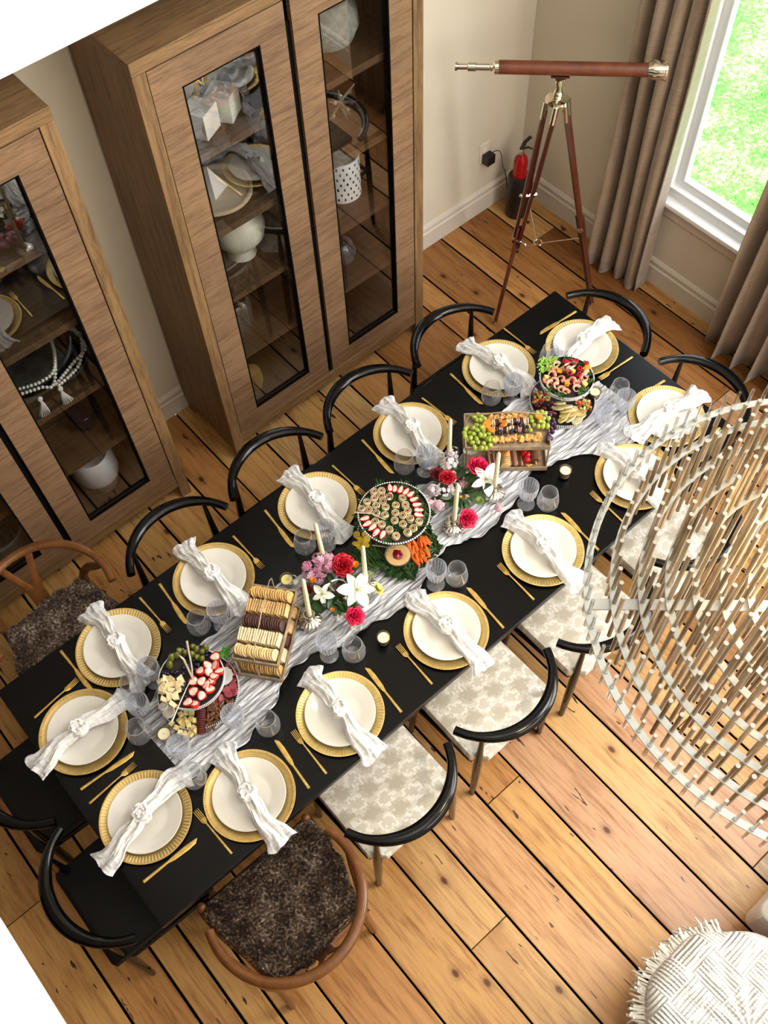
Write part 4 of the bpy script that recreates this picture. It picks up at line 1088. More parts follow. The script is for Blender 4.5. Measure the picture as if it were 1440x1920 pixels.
def rect_stand(c, rz, w, d, zu, label, arch):
    t = thing('tiered_tray', label, 'stand', (c[0], c[1], Z0 + 0.010), rz)
    for zz, nm in ((0.0, 'lower_tray'), (zu - Z0 - 0.010, 'upper_tray')):
        mb = MB(); mb.box((0, 0, zz + 0.003), (w, d, 0.005)); tr = mb.build(nm, M['raywood'], t, smooth=False)
        for sx, sy, bx, by in ((0, -1, w, 0.006), (0, 1, w, 0.006), (-1, 0, 0.006, d), (1, 0, 0.006, d)):
            mb = MB(); mb.box((sx * w / 2, sy * d / 2, zz + 0.014), (bx, by, 0.024)); mb.build('tray_side', M['raywood'], tr, smooth=False, bev=0.001)
    mb = MB()
    for x in (-1, 1):
        for y in (-1, 1): mb.cyl((x * (w / 2 - 0.004), y * (d / 2 - 0.004), 0), (x * (w / 2 - 0.004), y * (d / 2 - 0.004), zu - Z0), 0.0035, n=6)
    mb.build('post', M['silverbar'], t)
    mb = MB(); mb.tube(arch, [(0.0042, 0.0016)] * len(arch), 6, up=(1, 0, 0) if abs(arch[1][0]) < 0.01 else (0, 1, 0)); mb.build('handle', M['silverbar'], t)
    return t
M['raywood'] = wood('tray_wood', srgb(178, 158, 128), srgb(116, 94, 70), (1, 1, 1), 0.6, 20)
M['silverbar'] = flat('champagne_metal', srgb(214, 200, 170), 0.35, 0.8)
BC, BR = (3.169, 1.752), radians(128.5)
DC, DR = (1.888, 1.728), radians(139)
rect_stand(BC, BR, 0.170, 0.305, 0.915, 'two-tier wooden tray stand packed with rows of crackers', [(0, -.155, .012), (0, -.153, .17), (0, -.14, .215), (0, 0.0, .262), (0, .13, .275), (0, .150, .25), (0, .153, .012)])
rect_stand(DC, DR, 0.345, 0.170, 0.925, 'two-tier wooden tray stand with grapes, cream puffs and wafers', [(-.170, 0.02, .015), (-.172, 0.03, .19), (-.155, 0.035, .235), (0.0, 0.04, .25), (.155, 0.035, .235), (.172, .03, .19), (.170, .02, .015)])

def disc(r, t, n=18, sq=None):
    mb = MB(); rings = []
    for x, k in ((-t / 2, 0.90), (-t / 2 + t * 0.25, 1.0), (t / 2 - t * 0.25, 1.0), (t / 2, 0.90)):
        if sq: rings.append([(x, a * sq[0] * k, b * sq[1] * k) for a, b in ((-1, -1), (1, -1), (1, 1), (-1, 1))])
        else: rings.append([(x, r * k * cos(2 * pi * j / n), r * k * sin(2 * pi * j / n)) for j in range(n)])
    mb.rings(rings); return mb
me_round = disc(0.0225, 0.0052).mesh('cracker', M['food']); me_sq = disc(0, 0.0050, sq=(0.026, 0.019)).mesh('cracker', M['food'])
GOLDC = (0.74, 0.42, 0.13); LIGHT = (0.86, 0.60, 0.26); PALEC = (0.90, 0.72, 0.42); DARKC = (0.075, 0.022, 0.014)
rows = [(0.122, me_round, GOLDC, 'round golden cracker', 'row at the back'), (0.062, me_sq, (0.68, 0.42, 0.16), 'square toasted cracker', 'second row from the back'),
        (0.002, me_round, DARKC, 'round dark cracker', 'middle row'), (-0.058, me_sq, PALEC, 'square pale cracker', 'second row from the front'), (-0.118, me_round, LIGHT, 'round light cracker', 'front row')]
for tier, z, nme in ((0, 0.915 + 0.008, 'upper'), (1, Z0 + 0.018, 'lower')):
    for (yy, me, colr, nm, where) in rows:
        if tier == 1:
            if yy < -0.1: colr, nm = (0.58, 0.32, 0.09), 'round browned cracker'
            if abs(yy - 0.062) < 0.01 or abs(yy) < 0.01: pass
        n = 17 if me is me_sq else 16
        for i in range(n):
            x = -0.073 + 0.146 * i / (n - 1) + 0.001 * rnd.uniform(-1, 1)
            if me is me_round: x = -0.070 + 0.140 * i / (n - 1)
            hh = 0.0215 if me is me_round else 0.0185
            k = 0.85 + 0.3 * rnd.random()
            q = RZ(BR) @ Vector((x, yy + 0.002 * rnd.uniform(-1, 1), 0))
            o = inst(me, 'cracker', (BC[0] + q.x, BC[1] + q.y, z + hh), (0.0, -0.50 + 0.08 * rnd.uniform(-1, 1), BR + 0.08 * rnd.uniform(-1, 1)), color=(colr[0] * k, colr[1] * k, colr[2] * k, 1))
            tag(o, nm + ' standing on edge, ' + where + ' of the ' + nme + ' tray', 'cracker', nme + ' tray crackers, ' + where)
def fo(me, name, c, cc, sc, x, y, z, label, cat, group, col=None, rot=None, s=1.0):
    wx, wy = W(c, cc, sc, x, y)
    rot = rot if rot is not None else (rnd.uniform(-.4, .4), rnd.uniform(-.4, .4), rnd.uniform(0, 6.28))
    k = 0.9 + 0.2 * rnd.random()
    o = inst(me, name, (wx, wy, z), rot, s, color=None if col is None else (min(1, col[0] * k), min(1, col[1] * k), min(1, col[2] * k), 1))
    return tag(o, label, cat, group)
# meshes
def strawberry(cut):
    mb = MB(); rings = []
    for i, (z, r) in enumerate([(0.000, 0.002), (0.004, 0.008), (0.012, 0.0135), (0.020, 0.0155), (0.027, 0.0135), (0.030, 0.006), (0.031, 0.001)]):
        ring = []
        for j in range(12):
            a = 2 * pi * j / 12; yy = r * sin(a)
            if cut: yy = min(yy, 0.002)
            ring.append((r * cos(a), z - 0.015, yy))
        rings.append(ring)
    mb.rings(rings); return mb
def strawberry_face():
    mb = MB(); rings = []
    for z, r in [(0.003, 0.003), (0.010, 0.008), (0.019, 0.0105), (0.026, 0.0085), (0.029, 0.003)]:
        rings.append([(r * cos(2 * pi * j / 10), z - 0.015, 0.0024 + 0.0012 * sin(2 * pi * j / 10)) for j in range(10)])
    mb.rings(rings); return mb
M['berry'] = flat('strawberry_red', (0.62, 0.012, 0.012, 1), 0.25, var=0.3, vscale=160, bump=0.4, bscale=300)
M['flesh'] = flat('berry_flesh', srgb(250, 214, 196), 0.4, var=0.25, vscale=90)
me_sb = strawberry(True).mesh('strawberry', M['berry']); me_sf = strawberry_face().mesh('cut_face', M['flesh'])
me_whole = strawberry(False).mesh('strawberry', M['berry'])
def bump_ell(rx, ry, rz, seed, wob=0.5, nu=12, nv=8):
    mb = MB(); mb.ell((0, 0, 0), (rx, ry, rz), nu, nv, None, wob, seed); return mb
me_grape = bump_ell(0.0095, 0.0095, 0.0125, 1, 0.0).mesh('grape', M['fruit'])
me_berry = bump_ell(0.0062, 0.0062, 0.0062, 1, 0.0, 8, 6).mesh('berry', M['fruit'])
me_puff = bump_ell(0.0145, 0.0125, 0.013, 2, 0.9).mesh('cream_puff', M['food'])
mb = MB(); mb.add([(-.016, -.008, 0), (.016, -.008, 0), (.012, .010, 0), (-.012, .010, 0), (-.014, -.006, .008), (.014, -.006, .008), (.008, .010, .014), (-.008, .010, .014)], [(3, 2, 1, 0), (4, 5, 6, 7), (0, 1, 5, 4), (1, 2, 6, 5), (2, 3, 7, 6), (3, 0, 4, 7)])
me_wedge = mb.mesh('wedge', M['food'])
mb = MB(); mb.box((0, 0, 0), (0.016, 0.016, 0.014)); me_cube = mb.mesh('cube_piece', M['food'], False)
mb = MB(); mb.lathe([(0.001, 0), (0.013, 0), (0.0145, 0.002), (0.0145, 0.004), (0.013, 0.006), (0.001, 0.006)], 16); me_slice = mb.mesh('slice', M['food'])
def shrimp():
    mb = MB(); pts = []; rad = []
    for i in range(15):
        a = -0.4 + 4.6 * i / 14; r = 0.0135
        pts.append((r * cos(a), r * sin(a), 0.003 * sin(a))); rad.append(max(0.0016, 0.0074 * (1 - (i / 15) ** 1.4)) * (1 + 0.10 * (i % 2)))
    mb.tube(pts, rad, 8); mb.ell((pts[-1][0], pts[-1][1] + 0.002, pts[-1][2]), (0.005, 0.002, 0.003), 6, 4); return mb
me_shrimp = shrimp().mesh('shrimp', M['fruit'])
mb = MB()
for k in range(26):
    a = k * 2.4; z = -0.008 + 0.016 * k / 25; r = 0.0085 * sqrt(max(0.05, 1 - (z / 0.0105) ** 2)); mb.ell((r * cos(a), r * sin(a), z), (0.0032,) * 3, 6, 4)
me_rasp = mb.mesh('raspberry', M['fruit'])
mb = MB(); mb.tube([(0, -0.021, 0), (0, -0.017, 0), (0, 0.012, 0), (0, 0.020, 0)], [0.003, 0.0062, 0.0055, 0.0022], 8); me_carrot = mb.mesh('carrot', M['food'])
mb = MB(); mb.tube(crv([(-0.045, 0, 0), (-0.015, 0.006, 0.002), (0.02, 0.004, 0.0), (0.048, -0.006, 0)], 4), [0.0015] + [0.0034] * 11 + [0.0012], 6); me_bean = mb.mesh('green_bean', M['fruit'])
def kale(seed, R=0.034):
    mb = MB(); 
    def fn(u, v):
        r = R * u; a = 2 * pi * v
        f = u ** 2
        z = 0.010 * f * sin(9 * a + seed) + 0.006 * f * sin(17 * a) + 0.008 * mnoise.noise(Vector((r * 60 * cos(a), r * 60 * sin(a), seed)))
        rr = r * (1 + 0.18 * sin(5 * a + seed) + 0.08 * sin(13 * a))
        return (rr * cos(a), rr * sin(a) * 0.75, z + 0.010 * u)
    mb.grid(fn, 6, 44); return mb
me_kale = [kale(s).mesh('kale_leaf', M['leafm']) for s in (1, 2.6, 4.1)]
def roll_mesh():
    mb = MB(); mb.lathe([(0.0145, -0.009), (0.0150, 0.0), (0.0142, 0.0095), (0.0120, 0.0105), (0.0112, 0.006), (0.0112, -0.006), (0.001, -0.008)], 20)
    mb.lathe([(0.0078, -0.006), (0.0080, 0.0090), (0.0062, 0.0095), (0.0055, 0.004), (0.001, 0.003)], 16); return mb
me_roll = roll_mesh().mesh('wrap_roll', M['food'])
mb = MB(); mb.ell((0, 0, 0.006), (0.0040, 0.0035, 0.0035), 8, 5, None, 0.8, 3); mb.lathe([(0.0082, 0.005), (0.0110, 0.0072), (0.001, 0.0065)], 14); me_fill = mb.mesh('filling', flat('herb_filling', srgb(120, 72, 36), 0.6, var=0.6, vscale=200))
def straw(c, cc, sc, x, y, z, lab, grp, rot=None, s=1.0, whole=False):
    o = fo(me_whole if whole else me_sb, 'strawberry', c, cc, sc, x, y, z, lab, 'strawberry', grp, rot=rot if rot is not None else (rnd.uniform(-.5, .5), rnd.uniform(-.5, .5), rnd.uniform(0, 6.28)), s=s)
    if not whole: inst(me_sf, 'cut_face', parent=o)
    return o

# ---- stand A
cA, sA = (580, 592), 8.47; z = AZ + 0.012
for (x, y) in [(895, 330), (915, 435), (840, 540), (980, 525), (890, 640), (750, 650), (620, 655), (650, 780), (770, 850), (890, 760), (710, 510), (580, 930), (670, 940), (800, 440), (930, 580), (830, 700)]:
    straw(A_, cA, sA, x, y, z + 0.016 + 0.004 * rnd.random(), 'cut red strawberry in the heap on the strawberry stand top', 'strawberries heaped on the round stand', s=1.22)
for (x, y) in [(150, 640), (220, 600), (290, 620), (360, 680), (440, 620), (190, 780), (240, 740), (310, 760), (410, 760), (330, 860), (235, 880), (400, 840), (360, 940), (430, 690), (180, 700), (280, 690), (300, 800)]:
    fo(me_wedge, 'cheese_wedge', A_, cA, sA, x, y, z + 0.010 + 0.004 * rnd.random(), 'pale cheese wedge beside the dark berries, strawberry stand', 'cheese', 'pale cheese wedges', (0.85, 0.68, 0.38), s=1.12)
for (x, y) in [(560, 190), (610, 230), (740, 200), (690, 250), (640, 330), (560, 300), (250, 330), (240, 430), (380, 250), (450, 260), (700, 350), (320, 300)]:
    fo(me_grape, 'pickle', A_, cA, sA, x, y, z + 0.012, 'small green pickle on the strawberry stand top', 'pickle', 'pickles', (0.16, 0.17, 0.03), s=(1.3, 1.3, 1.9))
bl = random.Random(2)
for k in range(190):
    x, y = bl.uniform(170, 900), bl.uniform(170, 980)
    ok = (420 < y < 560 and 170 < x < 620) or (340 < y < 500 and 560 < x < 760) or (450 < x < 560 and 640 < y < 900) or (y < 330 and 300 < x < 800)
    if ok: fo(me_berry, 'blueberry', A_, cA, sA, x, y, z + 0.008 + 0.004 * bl.random(), 'small dark blueberry on the strawberry stand top', 'berry', 'dark blueberries', (0.016, 0.013, 0.032), s=1.3)
for (x, y, s) in [(1010, 290, 0.7), (1040, 230, 0.5)]:
    fo(me_kale[0], 'basil_leaf', A_, cA, sA, x, y, z + 0.006, 'bright green basil leaf at the strawberry stand rim', 'leaf', 'basil leaves', (0.10, 0.30, 0.04), s=s)
cL, zl = (694, 797), Z0 + 0.022
for (x, y) in [(1215, 740), (1150, 850), (1050, 905), (960, 925), (1190, 660), (1180, 560), (1110, 470), (1235, 820), (1120, 790)]:
    fo(me_slice, 'salami_slice', A_, cL, sA, x, y, zl + 0.006, 'pink salami slice on the lower tier of the strawberry stand', 'salami', 'salami slices', (0.36, 0.055, 0.07), rot=(rnd.uniform(-.6, .6), rnd.uniform(-.6, .6), 0), s=1.2)
for i in range(11):
    fo(me_slice, 'pepperoni_slice', A_, cL, sA, 770 + i * 4, 1060 + i * 30, zl + 0.008, 'dark pepperoni slice fanned in a row', 'pepperoni', 'pepperoni slices', (0.12, 0.018, 0.012), rot=(0.9, 0, -0.75), s=1.25)
for (x, y) in [(480, 1120), (560, 1100), (640, 1100), (470, 1200), (550, 1190), (640, 1180), (700, 1200), (360, 1230), (440, 1290), (530, 1260), (620, 1270), (700, 1290), (500, 1350), (580, 1370), (660, 1370), (730, 1340), (600, 1230)]:
    fo(me_cube, 'cheese_cube', A_, cL, sA, x, y, zl + 0.009 + 0.006 * rnd.random(), 'pale yellow cheese cube, lower tier of strawberry stand', 'cheese', 'cheese cubes', (0.88, 0.72, 0.30), s=1.1)
for k in range(75):
    a, b = rnd.uniform(860, 1260), rnd.uniform(930, 1330)
    if (a - 694) ** 2 + (b - 797) ** 2 < 575 ** 2:
        fo(me_grape, 'pecan', A_, cL, sA, a, b, zl + 0.008, 'brown pecan on the lower tier of the strawberry stand', 'nut', 'pecans', (0.20, 0.085, 0.04), rot=(1.57, rnd.uniform(-.4, .4), rnd.uniform(0, 6)), s=(0.6, 0.6, 1.2))
for (x, y, s) in [(300, 1090, 1.0), (200, 1010, 0.8)]:
    fo(me_slice, 'brie_round', A_, cL, sA, x, y, zl + 0.008, 'soft white brie piece on the lower tier', 'cheese', 'brie pieces', (0.85, 0.80, 0.66), s=1.7 * s)
dp = thing('dip_bowl', 'round white scalloped dish tucked beside strawberries', 'bowl', (*W(A_, cL, sA, 1085, 660), zl + 0.055))
mb = MB(); mb.lathe([(0.001, -0.05), (0.018, -0.05), (0.034, -0.004), (0.036, 0.0), (0.033, 0.0), (0.001, -0.012)], 36, rib=0.05, nrib=12); mb.build('dish', M['white'], dp)
tg = thing('serving_tongs', 'small silver tongs lying across the strawberry stand', 'tongs', (0, 0, 0))
p0 = W(A_, cA, sA, 480, 150); p1 = W(A_, cA, sA, 590, 480); p2 = W(A_, cA, sA, 625, 640); p3 = W(A_, cA, sA, 365, 310)
mb = MB(); mb.tube([(*p0, z + 0.045), (*p1, z + 0.034), (*p2, z + 0.028)], [(0.0045, 0.0014), (0.003, 0.0014), (0.0025, 0.0014)], 6); mb.build('arm', M['chrome'], tg)
mb = MB(); mb.tube([(*p3, z + 0.035), (*W(A_, cA, sA, 470, 400), z + 0.040), (*p2, z + 0.026)], [(0.0045, 0.0014)] * 3, 6); mb.build('arm', M['chrome'], tg)
sp = thing('serving_fork', 'small silver serving fork leaning off the strawberry stand', 'fork', (0, 0, 0))
mb = MB(); mb.tube([(*W(A_, cA, sA, 590, 700), z + 0.040), (*W(A_, cA, sA, 480, 960), z + 0.032), (*W(A_, cA, sA, 385, 1180), z + 0.020)], [(0.0016, 0.0012), (0.0022, 0.0014), (0.0048, 0.0016)], 6); mb.build('handle', M['chrome'], sp)

# ---- stand C
cC, sC = (700, 590), 7.2; z = CZ + 0.012
for (x, y) in [(425, 320), (525, 310), (430, 415), (525, 380), (335, 460), (630, 390), (460, 510), (545, 455), (270, 550), (365, 560), (470, 610), (580, 640), (585, 535), (720, 510), (805, 415), (850, 505), (880, 585), (720, 610), (820, 645), (710, 710), (820, 760), (920, 690), (1030, 730), (960, 810), (885, 865), (730, 910), (645, 830), (540, 760), (455, 720)]:
    o = fo(me_roll, 'wrap_roll', C_, cC, sC, x, y, z + 0.010, 'small rolled tortilla wrap slice on the strawberry-edged tray', 'wrap', 'rolled wrap slices', (0.74, 0.60, 0.36), rot=(rnd.uniform(-.25, .25), rnd.uniform(-.25, .25), rnd.random() * 6), s=1.05)
    inst(me_fill, 'filling', parent=o)
for (x, y) in [(640, 262), (705, 272), (785, 290), (860, 318), (925, 355), (970, 425), (1010, 500), (1035, 572), (1035, 640), (310, 672), (345, 745), (415, 795), (465, 865), (555, 895)]:
    a = math.atan2(-(y - 590), x - 684) + math.atan2(RV.y, RV.x)
    straw(C_, cC, sC, x, y, z + 0.012, 'cut strawberry at the rim of the tray of rolled wraps', 'strawberries around the wraps', rot=(0.15, 0.1, a + pi / 2 + 0.0), s=(0.85, 1.35, 0.9))
for k in range(40):
    a = rnd.random() * 6.28; r = 0.118 * sqrt(rnd.random()); o = inst(me_kale[k % 3], 'kale_leaf', (C_[0] + r * cos(a), C_[1] + r * sin(a), z - 0.003), (0, 0, a), 0.9, color=(0.045, 0.10, 0.025, 1))
    tag(o, 'curly dark kale leaf under the rolled wraps', 'leaf', 'kale under the wraps')
zl = Z0 + 0.020
for (x, y, s) in [(500, 215, 0.9), (560, 260, 0.7), (880, 230, 0.7), (220, 640, 0.8), (240, 740, 0.9), (310, 820, 0.9), (390, 850, 0.8), (190, 1120, 0.8), (250, 1200, 0.7), (700, 1330, 1.0), (820, 1380, 1.0), (930, 1350, 1.0), (1010, 1290, 0.8), (620, 1270, 0.8), (1230, 960, 0.8), (1280, 1040, 0.9), (1180, 1140, 0.8), (1230, 900, 0.7), (1130, 700, 0.8), (1200, 620, 0.7), (560, 1200, 0.8), (300, 1100, 0.9), (450, 1180, 1.0), (880, 1260, 0.9), (1120, 1230, 0.8), (760, 1250, 1)]:
    fo(me_kale[int(x) % 3], 'kale_leaf', C_, (722, 845), sC, x, y, zl + 0.012 + (0.03 if y < 700 else 0), 'curly dark kale leaf around the hummus stand base', 'leaf', 'kale around the stand', (0.03, 0.075, 0.018), rot=(rnd.uniform(-.5, .5), rnd.uniform(-.5, .5), rnd.random() * 6), s=s)
for k in range(52):
    x, y = rnd.uniform(880, 1195), rnd.uniform(930, 1260)
    if x < 1240 - 0.25 * (y - 930) and (x - 770) ** 2 + (y - 1160) ** 2 > 185 ** 2:
        fo(me_carrot, 'baby_carrot', C_, (722, 845), sC, x, y, zl + 0.014 + 0.014 * rnd.random(), 'orange baby carrot in the pile beside the hummus bowl', 'carrot', 'baby carrots', (0.85, 0.16, 0.015), rot=(rnd.uniform(-.2, .2), rnd.uniform(-.2, .2), radians(-20) + rnd.uniform(-.35, .35)), s=1.0)
for k in range(34):
    x, y = rnd.uniform(330, 600), rnd.uniform(1000, 1270)
    fo(me_bean, 'green_bean', C_, (722, 845), sC, x, y, zl + 0.014 + 0.012 * rnd.random(), 'long green bean in the bunch beside the hummus bowl', 'bean', 'green beans', (0.05, 0.11, 0.025), rot=(rnd.uniform(-.15, .15), rnd.uniform(-.15, .15), radians(-92) + rnd.uniform(-.3, .3)), s=0.9)
for k in range(8):
    fo(me_bean, 'green_bean', C_, (722, 845), sC, rnd.uniform(1060, 1170), rnd.uniform(700, 880), zl + 0.02, 'green bean poking out past the wrap tray', 'bean', 'green beans', (0.06, 0.13, 0.03), rot=(0, 0, radians(-100) + rnd.uniform(-.4, .4)), s=0.9)
for (x, y) in [(225, 915), (330, 930), (190, 1000), (325, 1010), (200, 870), (270, 960), (250, 1040), (300, 880)]:
    fo(me_slice, 'pickle_slice', C_, (722, 845), sC, x, y, zl + 0.030, 'round yellow-green pickle slice in the small dish', 'pickle', 'yellow pickle slices', (0.62, 0.42, 0.02), rot=(rnd.uniform(-.7, .7), rnd.uniform(-.7, .7), 0), s=1.1)
hb = thing('hummus_bowl', 'clear glass bowl of beige hummus with red relish', 'bowl', (*W(C_, (722, 845), sC, 770, 1165), zl))
mb = MB(); mb.lathe([(0.001, 0.0), (0.035, 0.0), (0.048, 0.02), (0.053, 0.05), (0.051, 0.05), (0.046, 0.022), (0.033, 0.004), (0.001, 0.003)], 40); mb.build('glass_dish', M['glass'], hb)
mb = MB(); mb.lathe([(0.001, 0.004), (0.033, 0.005), (0.045, 0.022), (0.0495, 0.043), (0.040, 0.046), (0.020, 0.041), (0.001, 0.042)], 36); mb.build('hummus', flat('hummus', srgb(214, 174, 112), 0.5, var=0.12, vscale=80, bump=0.4), hb)
mb = MB(); mb.ell((0, 0, 0.043), (0.020, 0.020, 0.006), 18, 8, None, 0.6, 2); mb.build('red_relish', flat('red_relish', srgb(130, 14, 18), 0.2, var=0.3, vscale=120), hb)
hs = thing('hummus_spoon', 'slim silver spoon handle resting in the hummus bowl', 'spoon', (0, 0, 0))
mb = MB(); mb.tube([(*W(C_, (722, 845), sC, 720, 1095), zl + 0.056), (*W(C_, (722, 845), sC, 420, 1080), zl + 0.075)], [(0.0014, 0.001), (0.0028, 0.001)], 6); mb.build('handle', M['chrome'], hs)
ct = thing('serving_tongs', 'thin silver tongs across the tray of rolled wraps', 'tongs', (0, 0, 0))
mb = MB(); mb.tube([(*W(C_, cC, sC, 180, 615), z + 0.030), (*W(C_, cC, sC, 420, 650), z + 0.036), (*W(C_, cC, sC, 590, 715), z + 0.024)], [(0.0034, 0.0012), (0.0034, 0.0012), (0.0014, 0.001)], 6); mb.build('arm', M['chrome'], ct)
mb = MB(); mb.at(T(*W(C_, cC, sC, 630, 420), z + 0.030)); mb.tube([(0.018 * cos(a), 0.013 * sin(a), 0.006 * sin(2 * a)) for a in [2 * pi * k / 20 for k in range(20)]], 0.0022, 6, loop=True); mb.build('grip_ring', M['chrome'], ct)

# ---- stand E
cE, sE = (492, 402), 5.95; z = EZ + 0.014
for (x, y) in [(290, 310), (380, 265), (310, 390), (330, 470), (280, 500), (410, 440), (470, 450), (600, 515), (690, 440), (725, 385), (590, 565), (410, 580), (460, 605), (680, 365), (250, 460), (360, 530), (540, 480), (640, 480), (355, 340), (520, 330)]:
    fo(me_shrimp, 'shrimp', E_, cE, sE, x, y, z + 0.012 + 0.008 * rnd.random(), 'curled pink shrimp heaped on the stand nearest the window', 'shrimp', 'shrimp on the stand', (0.80, 0.34, 0.22), rot=(rnd.uniform(-.5, .5), rnd.uniform(-.5, .5), rnd.random() * 6), s=1.05)
for (x, y) in [(525, 385), (640, 325), (630, 405), (590, 250), (605, 225), (550, 230), (460, 335), (560, 465), (730, 262), (500, 250), (480, 230)]:
    fo(me_rasp, 'raspberry', E_, cE, sE, x, y, z + 0.022, 'red raspberry among the shrimp', 'raspberry', 'raspberries on the shrimp stand', (0.55, 0.012, 0.03), s=1.1)
for (x, y, c_) in [(480, 510, 0), (740, 300, 0), (400, 345, 0), (240, 425, 1), (690, 520, 1), (560, 350, 1), (710, 330, 0), (430, 330, 0)]:
    fo(me_cube, 'fruit_cube', E_, cE, sE, x, y, z + 0.018, ('orange melon cube' if c_ == 0 else 'yellow pineapple piece') + ' among the shrimp', 'fruit', 'fruit cubes on the shrimp stand', ((0.90, 0.36, 0.02) if c_ == 0 else (0.85, 0.66, 0.14)), s=1.1)
for k in range(30):
    x, y = rnd.uniform(160, 400), rnd.uniform(180, 330)
    fo(me_bean, 'lettuce_strip', E_, cE, sE, x, y, z + 0.010 + 0.015 * rnd.random(), 'thin strip of bright green lettuce at the shrimp edge', 'lettuce', 'lettuce strips', (0.34, 0.60, 0.08), rot=(rnd.uniform(-.6, .6), rnd.uniform(-.6, .6), rnd.random() * 6), s=(0.45, 1.0, 0.7))
for k in range(18):
    a = rnd.random() * 6.28; r = 0.098
    o = inst(me_kale[k % 3], 'kale_leaf', (E_[0] + r * cos(a), E_[1] + r * sin(a), z), (rnd.uniform(-.3, .3), rnd.uniform(-.3, .3), a), 0.6, color=(0.045, 0.12, 0.025, 1)); tag(o, 'dark green kale leaf under the shrimp', 'leaf', 'kale under the shrimp')
zl = Z0 + 0.024; cF = (447, 640)
def apple():
    mb = MB(); n = 16; rings = []
    for x, k in ((-0.0028, 1.0), (0.0028, 1.0)):
        rings.append([(x, 0.026 * k * cos(2 * pi * j / n), 0.020 * k * sin(2 * pi * j / n)) for j in range(n)])
    mb.rings(rings); return mb
me_apple = apple().mesh('apple_slice', M['food'])
for (x, y, r_) in [(400, 700, 0.3), (430, 745, 0.3), (480, 750, 0.5), (540, 780, 0.5), (585, 830, 0.6), (645, 830, 0.8), (640, 880, 0.9), (600, 925, 1.1), (430, 900, 1.2), (455, 850, 1.0), (520, 900, 1.1), (530, 840, .8), (380, 760, .2), (470, 800, .6)]:
    fo(me_apple, 'apple_slice', E_, cF, sE, x, y, zl + 0.022, 'pale yellow apple slice on the tier below the shrimp', 'apple slice', 'apple slices', (0.82, 0.62, 0.22) if int(x) % 20 else (0.90, 0.78, 0.46), rot=(0, 0.75 + 0.4 * rnd.random(), r_ + 0.6), s=1.1)
pal = [(0.80, 0.10, 0.02), (0.85, 0.52, 0.06), (0.86, 0.80, 0.62), (0.50, 0.03, 0.03), (0.86, 0.30, 0.08), (0.42, 0.48, 0.06)]
for k in range(60):
    x, y = rnd.uniform(610, 775), rnd.uniform(640, 810)
    fo(me_cube, 'fruit_salad_piece', E_, cF, sE, x, y, zl + 0.012 + 0.018 * rnd.random(), 'tiny diced fruit piece beside the apple slices', 'fruit', 'diced fruit', pal[k % 6], s=0.55)
for k in range(46):
    x, y = rnd.uniform(85, 290), rnd.uniform(550, 690)
    fo(me_cube, 'fruit_salad_piece', E_, cF, sE, x, y, zl + 0.014 + 0.018 * rnd.random(), 'tiny diced fruit piece above the figs', 'fruit', 'diced fruit near the glasses', pal[(k * 5) % 6], s=0.55)
for k in range(34):
    x, y = rnd.uniform(110, 360), rnd.uniform(680, 850)
    fo(me_grape, 'fig_piece', E_, cF, sE, x, y, zl + 0.014 + 0.010 * rnd.random(), 'dark purple fig piece on the tier below the shrimp', 'fig', 'dark fig pieces', (0.10, 0.014, 0.03), s=0.9)

# ---- stand D
cD, sD = (609, 360), 5.54; z = 0.925 + 0.008
GG = (0.36, 0.44, 0.06)
lg = [(165, 340), (210, 385), (190, 455), (250, 410), (290, 370), (330, 330), (285, 310), (355, 385), (320, 435), (275, 465), (360, 440), (405, 410), (425, 460), (230, 500), (350, 520), (420, 495), (420, 545), (370, 570), (320, 580), (255, 560), (290, 505), (180, 320), (150, 380), (160, 430), (240, 345), (395, 480), (450, 500), (215, 450), (340, 360)]
for (x, y) in lg:
    d = max(0, 420 - x) / 400
    fo(me_grape, 'green_grape', DC, cD, sD, x, y, z + 0.024 - 0.045 * d * d + 0.012 * rnd.random(), 'green grape in the bunch spilling toward the candles', 'grape', 'green grapes in the spilling bunch', GG, rot=(rnd.uniform(-1.2, 1.2), rnd.uniform(-1.2, 1.2), 0), s=1.12)
for (x, y) in [(305, 190), (370, 235), (285, 245), (325, 250), (340, 215), (260, 215)]:
    fo(me_grape, 'green_grape', DC, cD, sD, x, y, z + 0.020, 'green grape at the back corner of the grape tray', 'grape', 'green grapes at the tray corner', GG, rot=(1, rnd.random(), 0), s=1.05)
for (x, y) in [(920, 215), (870, 240), (880, 280), (985, 185), (1025, 190), (975, 235), (1060, 250), (960, 295), (1000, 300), (990, 350), (940, 350), (1040, 350), (905, 330), (850, 390), (1000, 265), (940, 200)]:
    fo(me_grape, 'green_grape', DC, cD, sD, x, y, z + 0.020 + 0.012 * rnd.random(), 'green grape in the bunch next to the shrimp stand', 'grape', 'green grapes next to the shrimp stand', GG, rot=(rnd.uniform(-1, 1), rnd.uniform(-1, 1), 0), s=1.08)
for (x, y) in [(1080, 200), (1100, 300), (1110, 245), (1130, 330), (1055, 420), (1035, 480), (1075, 450), (1085, 345), (1095, 390), (1120, 280), (1065, 170), (1045, 445)]:
    fo(me_grape, 'purple_grape', DC, cD, sD, x, y, z + 0.006 + 0.012 * rnd.random(), 'dark purple grape hanging off the tray end', 'grape', 'purple grapes', (0.045, 0.012, 0.045), s=1.08)
for (x, y) in [(400, 318), (950, 248), (432, 395), (575, 325), (385, 335)]:
    fo(me_slice, 'dried_apricot', DC, cD, sD, x, y, z + 0.034, 'orange dried apricot among the cookies and grapes', 'apricot', 'dried apricots', (0.90, 0.28, 0.02), s=(1.2, 1.2, 1.6))
PF = (0.78, 0.42, 0.13)
